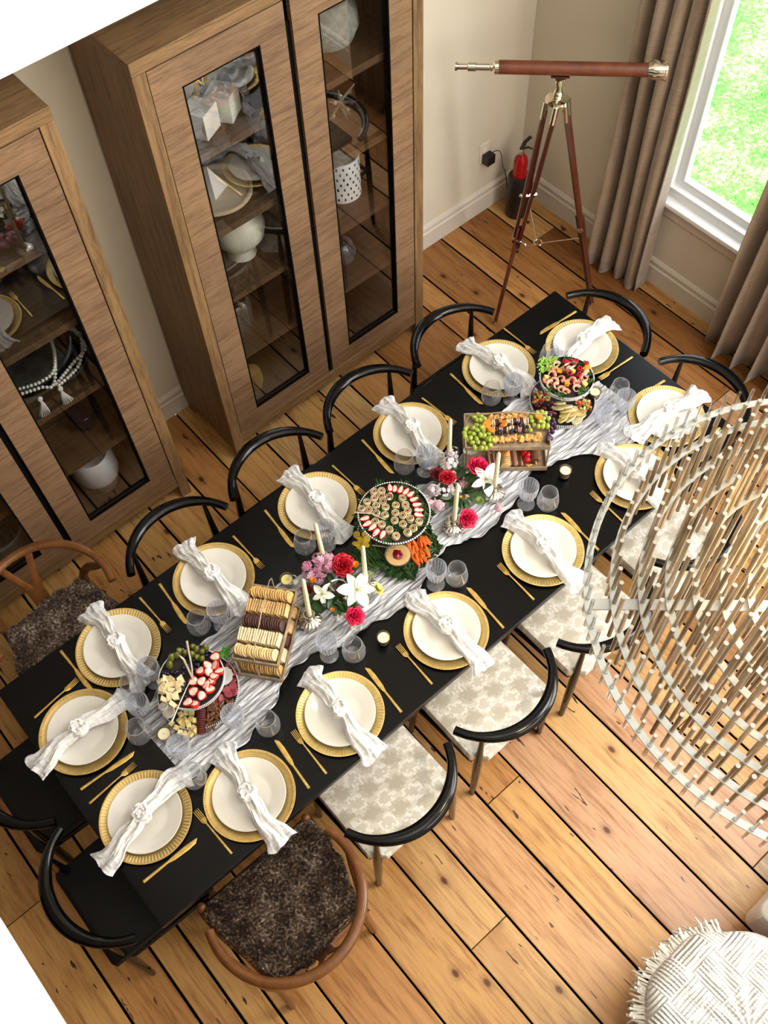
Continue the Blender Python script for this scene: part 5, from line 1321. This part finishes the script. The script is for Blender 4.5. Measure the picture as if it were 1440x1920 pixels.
for (x, y) in [(545, 470), (615, 460), (680, 450), (755, 460), (825, 450), (890, 455), (948, 440), (480, 465)]:
    fo(me_puff, 'cream_puff', DC, cD, sD, x, y, z + 0.014, 'small golden cream puff in the front row of the tray', 'pastry', 'front row cream puffs', PF, s=(1.0, 1.25, 1.2))
for (x, y) in [(440, 225), (500, 220), (565, 210), (630, 215), (695, 200), (760, 205), (822, 200), (690, 235)]:
    fo(me_puff, 'cream_puff', DC, cD, sD, x, y, z + 0.014, 'small golden cream puff in the back row of the tray', 'pastry', 'back row cream puffs', PF, s=(1.0, 1.1, 1.15))
me_cook = disc(0.0165, 0.0062, 14).mesh('cookie', M['food'])
cc2 = [(0.80, 0.60, 0.40), (0.07, 0.022, 0.014), (0.72, 0.38, 0.30), (0.07, 0.022, 0.014), (0.82, 0.62, 0.38)]
for (y0_, xs, w_) in ((285, [455 + 19 * i for i in range(21)], 'second row'), (365, [450 + 20 * i for i in range(21)], 'third row')):
    for i, x in enumerate(xs):
        fo(me_cook, 'cookie', DC, cD, sD, x, y0_ - (x - 450) * 0.05, z + 0.017, 'small round sandwich cookie on edge, ' + w_ + ' from the back of the pastry tray', 'cookie', 'sandwich cookies, ' + w_, cc2[(i // 2) % 5], rot=(0, rnd.uniform(-.15, .15), DR + 0.1 * rnd.uniform(-1, 1)))
for k in range(14):
    fo(me_berry, 'dark_berry', DC, cD, sD, rnd.uniform(500, 840), rnd.uniform(300, 420), z + 0.034, 'glossy dark berry between the cookies', 'berry', 'dark berries', (0.012, 0.01, 0.02), s=1.3)
zl = Z0 + 0.022; cG = (587, 580)
mb = MB(); mb.box((0, 0, 0), (0.0085, 0.085, 0.008)); me_waf = mb.mesh('wafer_stick', M['food'], False)
for i, x in enumerate([415, 450, 640, 675, 712, 750]):
    o = fo(me_waf, 'wafer_stick', DC, cG, sD, x, 650, zl + 0.012, 'chocolate striped wafer stick on the lower tray', 'wafer', 'wafer sticks', (0.16, 0.06, 0.035) if i % 2 else (0.55, 0.30, 0.18), rot=(0, 0, DR + 0.06))
    o2 = fo(me_waf, 'wafer_stick', DC, cG, sD, x + 16, 652, zl + 0.011, 'chocolate striped wafer stick on the lower tray', 'wafer', 'wafer sticks', (0.62, 0.36, 0.24) if i % 2 else (0.10, 0.035, 0.02), rot=(0, 0, DR + 0.06))
for i in range(9):
    fo(me_cook, 'cookie', DC, cG, sD, 590 + 2 * (i % 2), 570 + 23 * i, zl + 0.018, 'pale butter cookie in the stack between wafer sticks', 'cookie', 'butter cookies', (0.78, 0.52, 0.20), rot=(0.5, 0, DR + pi / 2), s=1.25)
fo(me_slice, 'dried_apricot', DC, cG, sD, 590, 620, zl + 0.045, 'orange dried apricot on the butter cookies', 'apricot', 'dried apricots below', (0.85, 0.25, 0.02), s=1.6)
for (x, y) in [(835, 690), (800, 620), (785, 585), (850, 650)]:
    straw(DC, cG, sD, x, y, zl + 0.020, 'whole strawberry on the lower tray by the chocolate cookies', 'lower tray strawberries', s=1.1, whole=True)
for i in range(9):
    fo(me_cook, 'cookie', DC, cG, sD, 905, 565 + 17 * i, zl + 0.018, 'dark chocolate cookie in the end stack of the lower tray', 'cookie', 'chocolate cookies', (0.14, 0.035, 0.015), rot=(0.5, 0, DR + pi / 2), s=1.35)
for (x, y) in [(925, 720), (830, 752), (860, 748), (420, 600), (400, 560)]:
    fo(me_grape, 'almond', DC, cG, sD, x, y, zl + 0.012, 'brown almond at the edge of the lower tray', 'nut', 'almonds', (0.60, 0.32, 0.10), rot=(1.57, 0, rnd.random() * 6), s=(0.55, 0.8, 1.0))

# ================================================================== CANDLES
vot = [((2.963, 1.597), 'wy', 'lit yellow votive candle in a glass cup behind the cracker stand'), ((2.840, 2.041), 'w', 'cream votive candle in an amber cup between two forks'),
       ((1.775, 1.975), 'w', 'cream votive candle in a glass cup below the wafer tray'), ((1.382, 1.775), 'w', 'pale votive candle in a cup next to the shrimp stand'),
       ((3.690, 1.795), 'w', 'cream votive candle half hidden behind a goblet, end of table')]
M['amber'] = glassy('amber_glass', (0.86, 0.72, 0.60, 1), base=0.14, edge=0.7, rough=0.05, trans=0.9)
M['flame'] = flat('flame', (1, 0.8, 0.4, 1)); fb = M['flame'].node_tree.nodes['Principled BSDF']; fb.inputs['Emission Color'].default_value = (1, 0.72, 0.35, 1); fb.inputs['Emission Strength'].default_value = 6
for (q, kd, lb) in vot:
    t = thing('votive_candle', lb, 'candle', (q[0], q[1], Z0 + 0.010), 0, 'votive candles')
    mb = MB(); mb.lathe([(0.001, 0), (0.021, 0), (0.025, 0.012), (0.0275, 0.045), (0.026, 0.045), (0.0235, 0.012), (0.001, 0.004)], 28); mb.build('glass_cup', M['amber'], t)
    mb = MB(); mb.lathe([(0.001, 0.005), (0.0215, 0.005), (0.0235, 0.036), (0.021, 0.038), (0.001, 0.037)], 24); mb.build('wax', M['waxy' if kd == 'wy' else 'wax'], t)
    mb = MB(); mb.cyl((0, 0, 0.036), (0, 0, 0.043), 0.0008, n=5); mb.build('wick', M['blackplastic'], t)
pump = {'a': ((2.803, 1.636), 1.115, 'behind the pink stock flowers'), 'b': ((3.002, 1.795), 1.140, 'next to the small white lilies and cracker stand'), 'c': ((2.744, 1.825), 1.118, 'between the big lily and the green beans'),
        'd': ((2.300, 1.855), 1.115, 'beside the crimson rose nearest the carrots'), 'e': ((2.108, 1.616), 1.118, 'behind the white phlox near the grapes'), 'f': ((2.068, 1.850), 1.105, 'in front of the wafer tray')}
for k, (q, zt, wd) in pump.items():
    t = thing('candle_holder', 'ribbed silver mercury-glass pumpkin candle holder ' + wd, 'candle holder', (q[0], q[1], Z0 + 0.010), 0, 'pumpkin candle holders')
    mb = MB(); mb.lathe([(0.001, 0.0), (0.020, 0.0), (0.038, 0.008), (0.046, 0.022), (0.042, 0.038), (0.028, 0.047), (0.015, 0.048)], 96, rib=0.05, nrib=16); mb.build('pumpkin_body', M['mercury'], t)
    mb = MB(); mb.lathe([(0.015, 0.046), (0.011, 0.056), (0.012, 0.070), (0.018, 0.080), (0.022, 0.088), (0.020, 0.088), (0.012, 0.078), (0.001, 0.076)], 24); mb.build('candle_cup', M['mercury'], t)
    lean = Vector((0.004 * rnd.uniform(-1, 1), 0.004 * rnd.uniform(-1, 1), 0))
    cd = thing('taper_candle', 'tall ivory taper candle ' + wd, 'candle', (q[0], q[1], Z0 + 0.086), 0, 'ivory taper candles')
    h = zt - Z0 - 0.086
    mb = MB(); mb.tube([(0, 0, 0), (0, 0, 0.004), tuple(lean + Vector((0, 0, h * 0.6))), tuple(lean * 1.5 + Vector((0, 0, h - 0.012))), tuple(lean * 1.6 + Vector((0, 0, h)))], [0.0098, 0.0105, 0.0092, 0.0082, 0.0030], 14); mb.build('wax', M['wax'], cd)
    mb = MB(); mb.tube([tuple(lean * 1.6 + Vector((0, 0, h - 0.002))), tuple(lean * 1.6 + Vector((0.001, 0, h + 0.009)))], 0.0009, 5); mb.build('wick', M['yarn'], cd)

# ================================================================== FLOWERS
def petal(mb, base, d, length, width, curl, lift, nrm_cup=0.3, n=8, m=4, point=1.0):
    """one petal from base outwards along horizontal direction d (angle), rising by lift then curling down"""
    c, s = cos(d), sin(d)
    def fn(u, v):
        r = length * (u * cos(curl * u * 0.5)); z = length * (lift * u - curl * u * u * 0.55)
        w = width * (sin(pi * min(u ** 0.75 * 0.97, 1)) ** (0.8 if point < 1 else 0.9)) * (v * 2 - 1)
        if u > 0.97: w *= 0.25 * point + (1 - point)
        z += nrm_cup * abs(v * 2 - 1) ** 2 * width * 0.8
        return (base[0] + r * c - w * s, base[1] + r * s + w * c, base[2] + z)
    mb.grid(fn, n, m)
def lily(parent, pos, R, rot, M4, name='lily', petals=6):
    mb = MB(); mb.at(M4)
    for k in range(petals): petal(mb, (0, 0, 0), rot + k * 2 * pi / petals, R * (1 if k % 2 else 0.92), R * (0.27 if k % 2 else 0.20), 0.9, 0.42, 0.35)
    o = mb.build(name, M['lilyp'], parent)
    st = MB(); st.at(M4)
    for k in range(6):
        a = rot + k * pi / 3 + 0.4; q = (0.018 * cos(a), 0.018 * sin(a), R * 0.38); st.tube([(0, 0, 0.004), (q[0] * 0.5, q[1] * 0.5, q[2] * 0.6), q], 0.0009, 5); st.ell(q, (0.0028, 0.0014, 0.0014), 6, 4)
    st.build('stamen', M['stamen'], o)
    return o
def lilymat():
    k = NM('white_lily'); tc = k.add('ShaderNodeTexCoord')
    v = k.coord(); n = k.noise(v, 40, 3)
    at = k.add('ShaderNodeAttribute'); at.attribute_name = 'heart'
    c = k.mix(at.outputs['Fac'], (0.88, 0.88, 0.82, 1), (0.45, 0.58, 0.16, 1))
    return k.set(Base_Color=c, Roughness=0.5)
M['lilyp'] = flat('white_lily', srgb(248, 248, 238), 0.5, var=0.08, vscale=60)
M['lilyg'] = flat('lily_throat', srgb(190, 210, 110), 0.5)
M['stamen'] = flat('lily_stamen', srgb(186, 196, 96), 0.5)
def rose(parent, pos, R, col, seed=0, tilt=(0, 0)):
    r = random.Random(seed); mb = MB(); mb.at(Matrix.Translation(pos) @ Euler((tilt[0], tilt[1], 0)).to_matrix().to_4x4())
    for layer, (rr, hh, n, op) in enumerate(((0.18, 0.98, 3, 0.02), (0.32, 0.96, 4, 0.06), (0.48, 0.92, 5, 0.12), (0.65, 0.84, 5, 0.22), (0.82, 0.70, 6, 0.35), (1.0, 0.50, 6, 0.55))):
        for k in range(n):
            a0 = 2 * pi * k / n + layer * 0.7 + r.random() * 0.3; span = 2 * pi / n * 0.88
            def fn(u, v, a0=a0, rr=rr, hh=hh, op=op, span=span):
                a = a0 + span * (v - 0.5) * 2 * (0.5 + 0.5 * sin(pi * min(1, u + 0.35)))
                rad = R * (0.10 + (rr - 0.10) * (u ** 0.8) + op * 0.16 * u ** 4)
                z = R * hh * (u - 0.30 * op * u ** 4) * (1 - 0.20 * abs(v * 2 - 1) ** 2)
                rad *= 1 + 0.05 * sin(7 * v + seed + layer)
                return (rad * cos(a), rad * sin(a), z)
            mb.grid(fn, 6, 8)
    mb.ell((0, 0, R * 0.2), (R * 0.2, R * 0.2, R * 0.3), 8, 6)
    o = mb.build('rose', M['petal'], parent, solid=0.0008); o.color = (*col, 1); return o
def florets(parent, name, pos, size, n, fr, col, seed, flatz=0.6, npet=4):
    r = random.Random(seed); mb = MB()
    for i in range(n):
        d = Vector((r.gauss(0, 1), r.gauss(0, 1), abs(r.gauss(0, 1)) * 0.9)); d.normalize()
        q = Vector(pos) + Vector((d.x * size[0], d.y * size[1], d.z * size[2])) * (0.75 + 0.25 * r.random())
        Rm = d.to_track_quat('Z', 'Y').to_matrix().to_4x4(); mb.at(Matrix.Translation(q) @ Rm)
        f = fr * (0.8 + 0.4 * r.random())
        for k in range(npet):
            a = 2 * pi * k / npet + r.random() * 0.3; c, s = cos(a), sin(a)
            mb.add([(0, 0, 0), (f * .6 * c - f * .35 * s, f * .6 * s + f * .35 * c, .001), (f * c, f * s, 0.0), (f * .6 * c + f * .35 * s, f * .6 * s - f * .35 * c, .001)], [(0, 3, 2, 1)])
    o = mb.build(name, M['petal'], parent, smooth=False); o.color = (*col, 1); return o
def pom(parent, name, pos, R, col, seed, n=60, flat_=0.5, tilt=(0, 0)):
    r = random.Random(seed); mb = MB(); mb.at(Matrix.Translation(pos) @ Euler((tilt[0], tilt[1], 0)).to_matrix().to_4x4())
    for i in range(n):
        e = (i / n); a = i * 2.4; L_ = R * (0.35 + 0.65 * e); petal(mb, (0, 0, 0), a, L_, R * 0.10, 0.25, 1.1 * (1 - e) + 0.08, 0.3, 3, 2)
    o = mb.build(name, M['petal'], parent); o.color = (*col, 1); return o
def foliage(parent, c, n, spread, seed, z0_=0.03):
    r = random.Random(seed); mb = MB()
    for i in range(n):
        a = r.random() * 6.28; d = spread * sqrt(r.random()); q = (c[0] + d * cos(a) * 1.25, c[1] + d * sin(a) * 0.9, z0_ + 0.05 * r.random())
        mb.at(Matrix.Translation(q) @ Euler((r.uniform(-.7, .7), r.uniform(-.7, .7), 0)).to_matrix().to_4x4())
        petal(mb, (0, 0, 0), a + r.uniform(-.7, .7), 0.04 + 0.03 * r.random(), 0.010 + 0.006 * r.random(), 0.5, 0.3, 0.2, 5, 2)
    o = mb.build('foliage', M['leafm'], parent); o.color = (0.035, 0.085, 0.020, 1); o['kind'] = 'stuff'; return o
def stems(parent, c, pts):
    mb = MB()
    for q in pts: mb.tube([(c[0], c[1], 0.03), ((c[0] + q[0]) / 2, (c[1] + q[1]) / 2, q[2] * 0.6), q], 0.0018, 5)
    o = mb.build('stem', M['leafm'], parent); o.color = (0.06, 0.14, 0.03, 1)
PINKR = (0.70, 0.008, 0.07); REDR = (0.55, 0.004, 0.018); DRED = (0.16, 0.003, 0.010)
def arrangement(c, label):
    t = thing('flower_arrangement', label, 'flowers', (c[0], c[1], Z0 + 0.010))
    mb = MB(); mb.lathe([(0.001, 0), (0.035, 0), (0.052, 0.02), (0.055, 0.045), (0.045, 0.06), (0.04, 0.058), (0.045, 0.04), (0.001, 0.01)], 28); mb.build('vase', M['mercury'], t)
    return t
def loc(c, x, y, z): return (x - c[0], y - c[1], z - Z0 - 0.010)
CEN = Vector((0, 0, 1))
# arrangement 1
c = (2.845, 1.775)
t = arrangement(c, 'low bouquet with big white lily and red roses behind the cracker stand')
foliage(t, (0, 0), 70, 0.085, 4)
p = loc(c, 2.806, 1.850, 0.885); lily(t, p, 0.088, 0.35, Matrix.Translation(p) @ Euler((-0.35, 0.15, 0)).to_matrix().to_4x4())
p = loc(c, 2.915, 1.775, 0.880); lily(t, p, 0.055, 0.9, Matrix.Translation(p) @ Euler((-0.2, 0.5, 0)).to_matrix().to_4x4(), 'small_lily', 5)
rose(t, loc(c, 2.775, 1.722, 0.860), 0.045, REDR, 3, (-0.3, 0.1)); rose(t, loc(c, 2.872, 1.908, 0.835), 0.036, PINKR, 5, (-0.6, 0.1)); rose(t, loc(c, 2.938, 1.707, 0.845), 0.026, DRED, 7)
for i, (x, y, z, sx) in enumerate([(2.865, 1.655, .875, .03), (2.85, 1.690, .87, .035), (2.815, 1.69, .865, .03), (2.885, 1.70, .86, .025), (2.885, 1.640, .88, .022)]):
    florets(t, 'stock_blossom', loc(c, x, y, z), (sx, sx, sx), 26, 0.0105, (0.68, 0.28, 0.42), 11 + i)
pom(t, 'orange_bloom', loc(c, 2.735, 1.755, 0.870), 0.018, (0.85, 0.28, 0.01), 1); pom(t, 'orange_bloom', loc(c, 2.906, 1.701, 0.880), 0.017, (0.85, 0.28, 0.01), 2); pom(t, 'orange_bloom', loc(c, 2.925, 1.842, 0.86), 0.012, (0.80, 0.20, 0.01), 3)
pom(t, 'yellow_mum', loc(c, 2.735, 1.885, 0.850), 0.036, (0.80, 0.76, 0.16), 6, 90, tilt=(-0.3, -0.8))
pom(t, 'green_bud', loc(c, 2.716, 1.828, 0.865), 0.014, (0.30, 0.42, 0.04), 8, 30)
for i, (x, y, z) in enumerate([(2.915, 1.870, .83), (2.885, 1.935, .80), (2.90, 1.92, .81), (2.955, 1.63, .84)]):
    florets(t, 'white_sprig', loc(c, x, y, z), (.022, .022, .015), 14, 0.008, (0.80, 0.76, 0.64), 31 + i)
stems(t, (0, 0), [loc(c, 2.806, 1.850, 0.87), loc(c, 2.775, 1.722, 0.85), loc(c, 2.872, 1.908, 0.83), loc(c, 2.86, 1.66, 0.86), loc(c, 2.735, 1.885, .84)])
for i, (x, y, z) in enumerate([(2.83, 1.645, .885), (2.80, 1.665, .875), (2.90, 1.665, .87)]):
    florets(t, 'stock_blossom', loc(c, x, y, z), (.026, .026, .026), 24, 0.0105, (0.72, 0.36, 0.50), 91 + i)
florets(t, 'burgundy_cluster', loc(c, 2.845, 1.80, .865), (.03, .03, .02), 26, 0.008, (0.22, 0.03, 0.07), 95)
# arrangement 2
c = (2.155, 1.755)
t = arrangement(c, 'low bouquet with white lily, crimson roses and pale phlox near the grapes')
foliage(t, (0, 0), 70, 0.085, 9)
p = loc(c, 2.085, 1.815, 0.880); lily(t, p, 0.082, -0.3, Matrix.Translation(p) @ Euler((-0.5, 0.3, 0)).to_matrix().to_4x4(), 'lily', 5)
rose(t, loc(c, 2.075, 1.752, 0.880), 0.044, PINKR, 13, (-0.2, -0.2)); rose(t, loc(c, 2.195, 1.700, 0.865), 0.034, REDR, 15); rose(t, loc(c, 2.208, 1.650, 0.85), 0.028, DRED, 17); rose(t, loc(c, 2.252, 1.880, 0.835), 0.038, PINKR, 19, (-0.6, 0.2))
for i, (x, y, z, sx, cl) in enumerate([(2.133, 1.654, .875, .035, 0), (2.160, 1.675, .865, .03, 0), (2.245, 1.730, .865, .036, 0), (2.318, 1.720, .85, .036, 1), (2.30, 1.76, .84, .03, 1), (2.12, 1.93, .83, .02, 1)]):
    florets(t, 'phlox_cluster', loc(c, x, y, z), (sx, sx, sx * 0.8), 34, 0.009, ((0.84, 0.76, 0.78), (0.70, 0.46, 0.50))[cl], 51 + i, npet=5)
for i, (x, y, z) in enumerate([(2.10, 1.63, .885), (2.275, 1.70, .86), (2.21, 1.76, .87)]):
    florets(t, 'phlox_cluster', loc(c, x, y, z), (.03, .03, .024), 34, 0.009, (0.84, 0.72, 0.76), 81 + i, npet=5)
florets(t, 'burgundy_cluster', loc(c, 2.175, 1.745, .86), (.03, .03, .02), 30, 0.009, (0.20, 0.02, 0.06), 77)
pom(t, 'orange_bloom', loc(c, 2.045, 1.655, 0.880), 0.015, (0.85, 0.40, 0.03), 21); pom(t, 'yellow_bud', loc(c, 2.216, 1.805, 0.87), 0.009, (0.80, 0.50, 0.03), 22, 24); pom(t, 'green_bloom', loc(c, 2.165, 1.86, 0.85), 0.026, (0.20, 0.30, 0.06), 23, 70)
mb = MB(); mb.at(Matrix.Translation(loc(c, 2.055, 1.690, 0.885))); petal(mb, (0, 0, 0), 3.6, 0.06, 0.026, 0.7, 0.35, .4); petal(mb, (0, 0, 0), 4.4, 0.05, 0.024, 0.7, 0.35, .4); mb.build('loose_petal', M['lilyp'], t)
stems(t, (0, 0), [loc(c, 2.085, 1.80, 0.87), loc(c, 2.075, 1.752, 0.87), loc(c, 2.195, 1.700, 0.85), loc(c, 2.252, 1.878, 0.83), loc(c, 2.13, 1.66, .86), loc(c, 2.31, 1.73, .84)])
# ================================================================== CHANDELIER
CX, CYc, CZh = 2.450, 3.197, 2.35
ch = thing('chandelier', 'large ringed chandelier with smoked metal and clear acrylic rods', 'chandelier', (CX, CYc, CZh))
ringsR = [0.554, 0.497, 0.436, 0.377, 0.318, 0.259, 0.200, 0.141]
halfH = [0.062, 0.097, 0.150, 0.198, 0.235, 0.262, 0.280, 0.290]
step = [3.6, 3.93, 4.39, 5.0, 5.9, 7.2, 9.0, 12.0]
phase = [-47.1, -42.5, -47.1, -39.2, -41, -40, -38, -40]
for r in ringsR:
    mb = MB(); n = 96
    R4 = []
    for rr, z in ((r - 0.008, -0.002), (r + 0.008, -0.002), (r + 0.008, 0.002), (r - 0.008, 0.002)):
        R4.append([(rr * cos(2 * pi * j / n), rr * sin(2 * pi * j / n), z) for j in range(n)])
    mb.rings(R4, loop=True); mb.build('ring_band', M['strip'], ch, smooth=False)
for k in range(4):
    a = radians(-42.5 + 90 * k)
    mb = MB(); mb.at(RZ(a)); mb.box((0.345, 0, -0.008), (0.43, 0.026, 0.004)); mb.build('cross_bar', M['strip'], ch, smooth=False)
rod_me = {}
import itertools
cl = Vector((3.7731, 3.2974, 4.35))
allrods = []
for i, r in enumerate(ringsR):
    n = round(360 / step[i])
    for j in range(n):
        a = radians(phase[i]) + 2 * pi * j / n
        allrods.append((i, a, r))
def keyf(q):   # nearest the side seen in the picture first
    i, a, r = q; return (Vector((CX + r * cos(a), CYc + r * sin(a), CZh)) - Vector((3.1, 2.3, 2.35))).length
allrods.sort(key=keyf)
rest = {True: MB(), False: MB()}
for q, (i, a, r) in enumerate(allrods):
    h = halfH[i]; rad = 0.0042 if i == 0 else 0.0050
    if q < 300:
        if i not in rod_me:
            mb = MB(); mb.cyl((0, 0, -h), (0, 0, h), rad, n=8); rod_me[i] = mb.mesh('rod', M['acrylic'] if i == 0 else M['rod'])
            mb = MB(); mb.cyl((0, 0, h), (0, 0, h + 0.0015), rad * 1.02, n=8); rod_me[(i, 't')] = mb.mesh('rod_end', M['rodtop'])
            mb = MB(); mb.cyl((0, 0, 0.0), (0, 0, 0.010), rad * 1.3, n=8); rod_me[(i, 'c')] = mb.mesh('collar', M['strip'])
        o = inst(rod_me[i], 'rod', (r * cos(a), r * sin(a), 0), (0, 0, a), parent=ch)
        if i == 0: o['label'] = 'short clear acrylic rod'; inst(rod_me[(i, 'c')], 'collar', parent=o)
        else: inst(rod_me[(i, 't')], 'rod_end', parent=o)
    else:
        m_ = rest[i == 0]; m_.cyl((r * cos(a), r * sin(a), -h), (r * cos(a), r * sin(a), h), rad, n=8)
for k, m_ in rest.items():
    o = m_.build('rods', M['acrylic'] if k else M['rod'], ch); o['kind'] = 'stuff'
mb = MB(); mb.cyl((0, 0, -0.01), (0, 0, 3.24), 0.012); mb.build('stem', M['chrome'], ch)
mb = MB(); mb.lathe([(0.001, 3.20), (0.09, 3.20), (0.09, 3.25), (0.001, 3.25)], 32); mb.build('ceiling_canopy', M['chrome'], ch)
mb = MB(); mb.lathe([(0.13, -0.014), (0.145, -0.014), (0.145, 0.0), (0.13, 0.0)], 32)
bl_ = mb.build('hub_ring', M['strip'], ch)
mb = MB()
for k in range(6):
    a = 2 * pi * k / 6; mb.ell((0.09 * cos(a), 0.09 * sin(a), 0.03), (0.016, 0.016, 0.03), 10, 8); mb.cyl((0, 0, 0.0), (0.09 * cos(a), 0.09 * sin(a), 0.0), 0.006)
M['bulb'] = flat('warm_bulb', (1, 0.8, 0.5, 1)); fb = M['bulb'].node_tree.nodes['Principled BSDF']; fb.inputs['Emission Color'].default_value = (1, 0.68, 0.30, 1); fb.inputs['Emission Strength'].default_value = 14
mb.build('bulb', M['bulb'], ch)
pl_ = bpy.data.lights.new('chandelier_light', 'POINT'); pl_.energy = 34; pl_.color = (1.0, 0.74, 0.42); pl_.shadow_soft_size = 0.12
po = bpy.data.objects.new('chandelier_light', pl_); po.location = (0, 0, 0.05); po.parent = ch; COL.objects.link(po)

# ================================================================== POUF WITH THROW, SOFA
pf = thing('leather_pouf', 'round brown leather pouf under the white fringed throw', 'pouf', (2.77, 3.86, 0))
mb = MB(); mb.lathe([(0.001, 0.0), (0.26, 0.0), (0.315, 0.05), (0.33, 0.22), (0.315, 0.38), (0.25, 0.425), (0.001, 0.43)], 48); mb.build('cushion_body', M['leather'], pf)
mb = MB(); 
for k in range(8):
    a = 2 * pi * k / 8; mb.tube([((r_) * cos(a), (r_) * sin(a), z_) for r_, z_ in ((0.262, 0.004), (0.318, 0.05), (0.333, 0.22), (0.318, 0.382), (0.25, 0.428), (0.02, 0.433))], 0.004, 5)
mb.build('seam', M['leather'], pf)
tw = thing('knit_throw', 'white basket-weave knit throw with fringe draped over pouf', 'throw', (2.77, 3.86, 0))
mb = MB()
def tf(u, v):
    r = 0.40 * u * (1 + 0.03 * sin(5 * 2 * pi * v)); a = 2 * pi * v
    if r < 0.27: rr, z = r, 0.458 - 0.02 * (r / 0.27) ** 2
    else:
        t_ = (r - 0.27) / 0.13; rr = 0.27 + 0.075 * sin(min(t_, 1) * pi / 2); z = 0.438 - 0.085 * t_ ** 1.6
    rr += 0.006 * sin(9 * a) * u; z += 0.004 * sin(14 * a + 4 * u)
    # woven relief: blocks of raised cords, alternating direction
    x, y = rr * cos(a), rr * sin(a)
    bx, by = math.floor(x / 0.055), math.floor(y / 0.055)
    q = (sin(x * 2 * pi / 0.0115) if (bx + by) % 2 else sin(y * 2 * pi / 0.0115))
    z += 0.0020 * q
    return (x, y, z)
mb.grid(tf, 110, 330); mb.build('blanket', M['knit'], tw)
mb = MB(); r = random.Random(6)
for k in range(120):
    a = radians(-128) + radians(118) * k / 119 + r.uniform(-.01, .01)
    q0 = Vector((0.345 * cos(a), 0.345 * sin(a), 0.36)); out = Vector((cos(a), sin(a), 0))
    L_ = 0.045 + 0.035 * r.random()
    q1 = q0 + out * (0.020 + 0.012 * r.random()) + Vector((r.uniform(-.012, .012), r.uniform(-.012, .012), -L_ * 0.4)); q2 = q0 + out * (0.024 + 0.02 * r.random()) + Vector((r.uniform(-.02, .02), r.uniform(-.02, .02), -L_))
    mb.tube([q0 - out * 0.01, q1, q2], [0.0042, 0.0045, 0.0030], 5)
    mb.ell(tuple(q1), (0.006, 0.006, 0.006), 6, 4)
f = mb.build('fringe', M['yarn'], tw); f['kind'] = 'stuff'
sf_ = thing('white_sofa', 'white fabric sofa edge beside the knit throw', 'sofa', (1.72, 4.02, 0))
mb = MB(); mb.box((0, 0, 0.24), (1.36, 0.78, 0.26)); mb.build('base', M['sofa'], sf_, bev=0.03)
for sx in (-1, 1):
    mb = MB(); mb.box((sx * 0.34, -0.03, 0.42), (0.66, 0.70, 0.13)); mb.build('seat_cushion', M['sofa'], sf_, bev=0.04)
mb = MB(); mb.box((0, 0.46, 0.45), (1.36, 0.20, 0.75)); mb.build('backrest', M['sofa'], sf_, bev=0.05)
for sx in (-1, 1):
    for sy in (-1, 1):
        mb = MB(); mb.cyl((sx * 0.6, sy * 0.32, 0.11), (sx * 0.6, sy * 0.32, 0), 0.02, 0.015); mb.build('leg', M['walnut'], sf_)
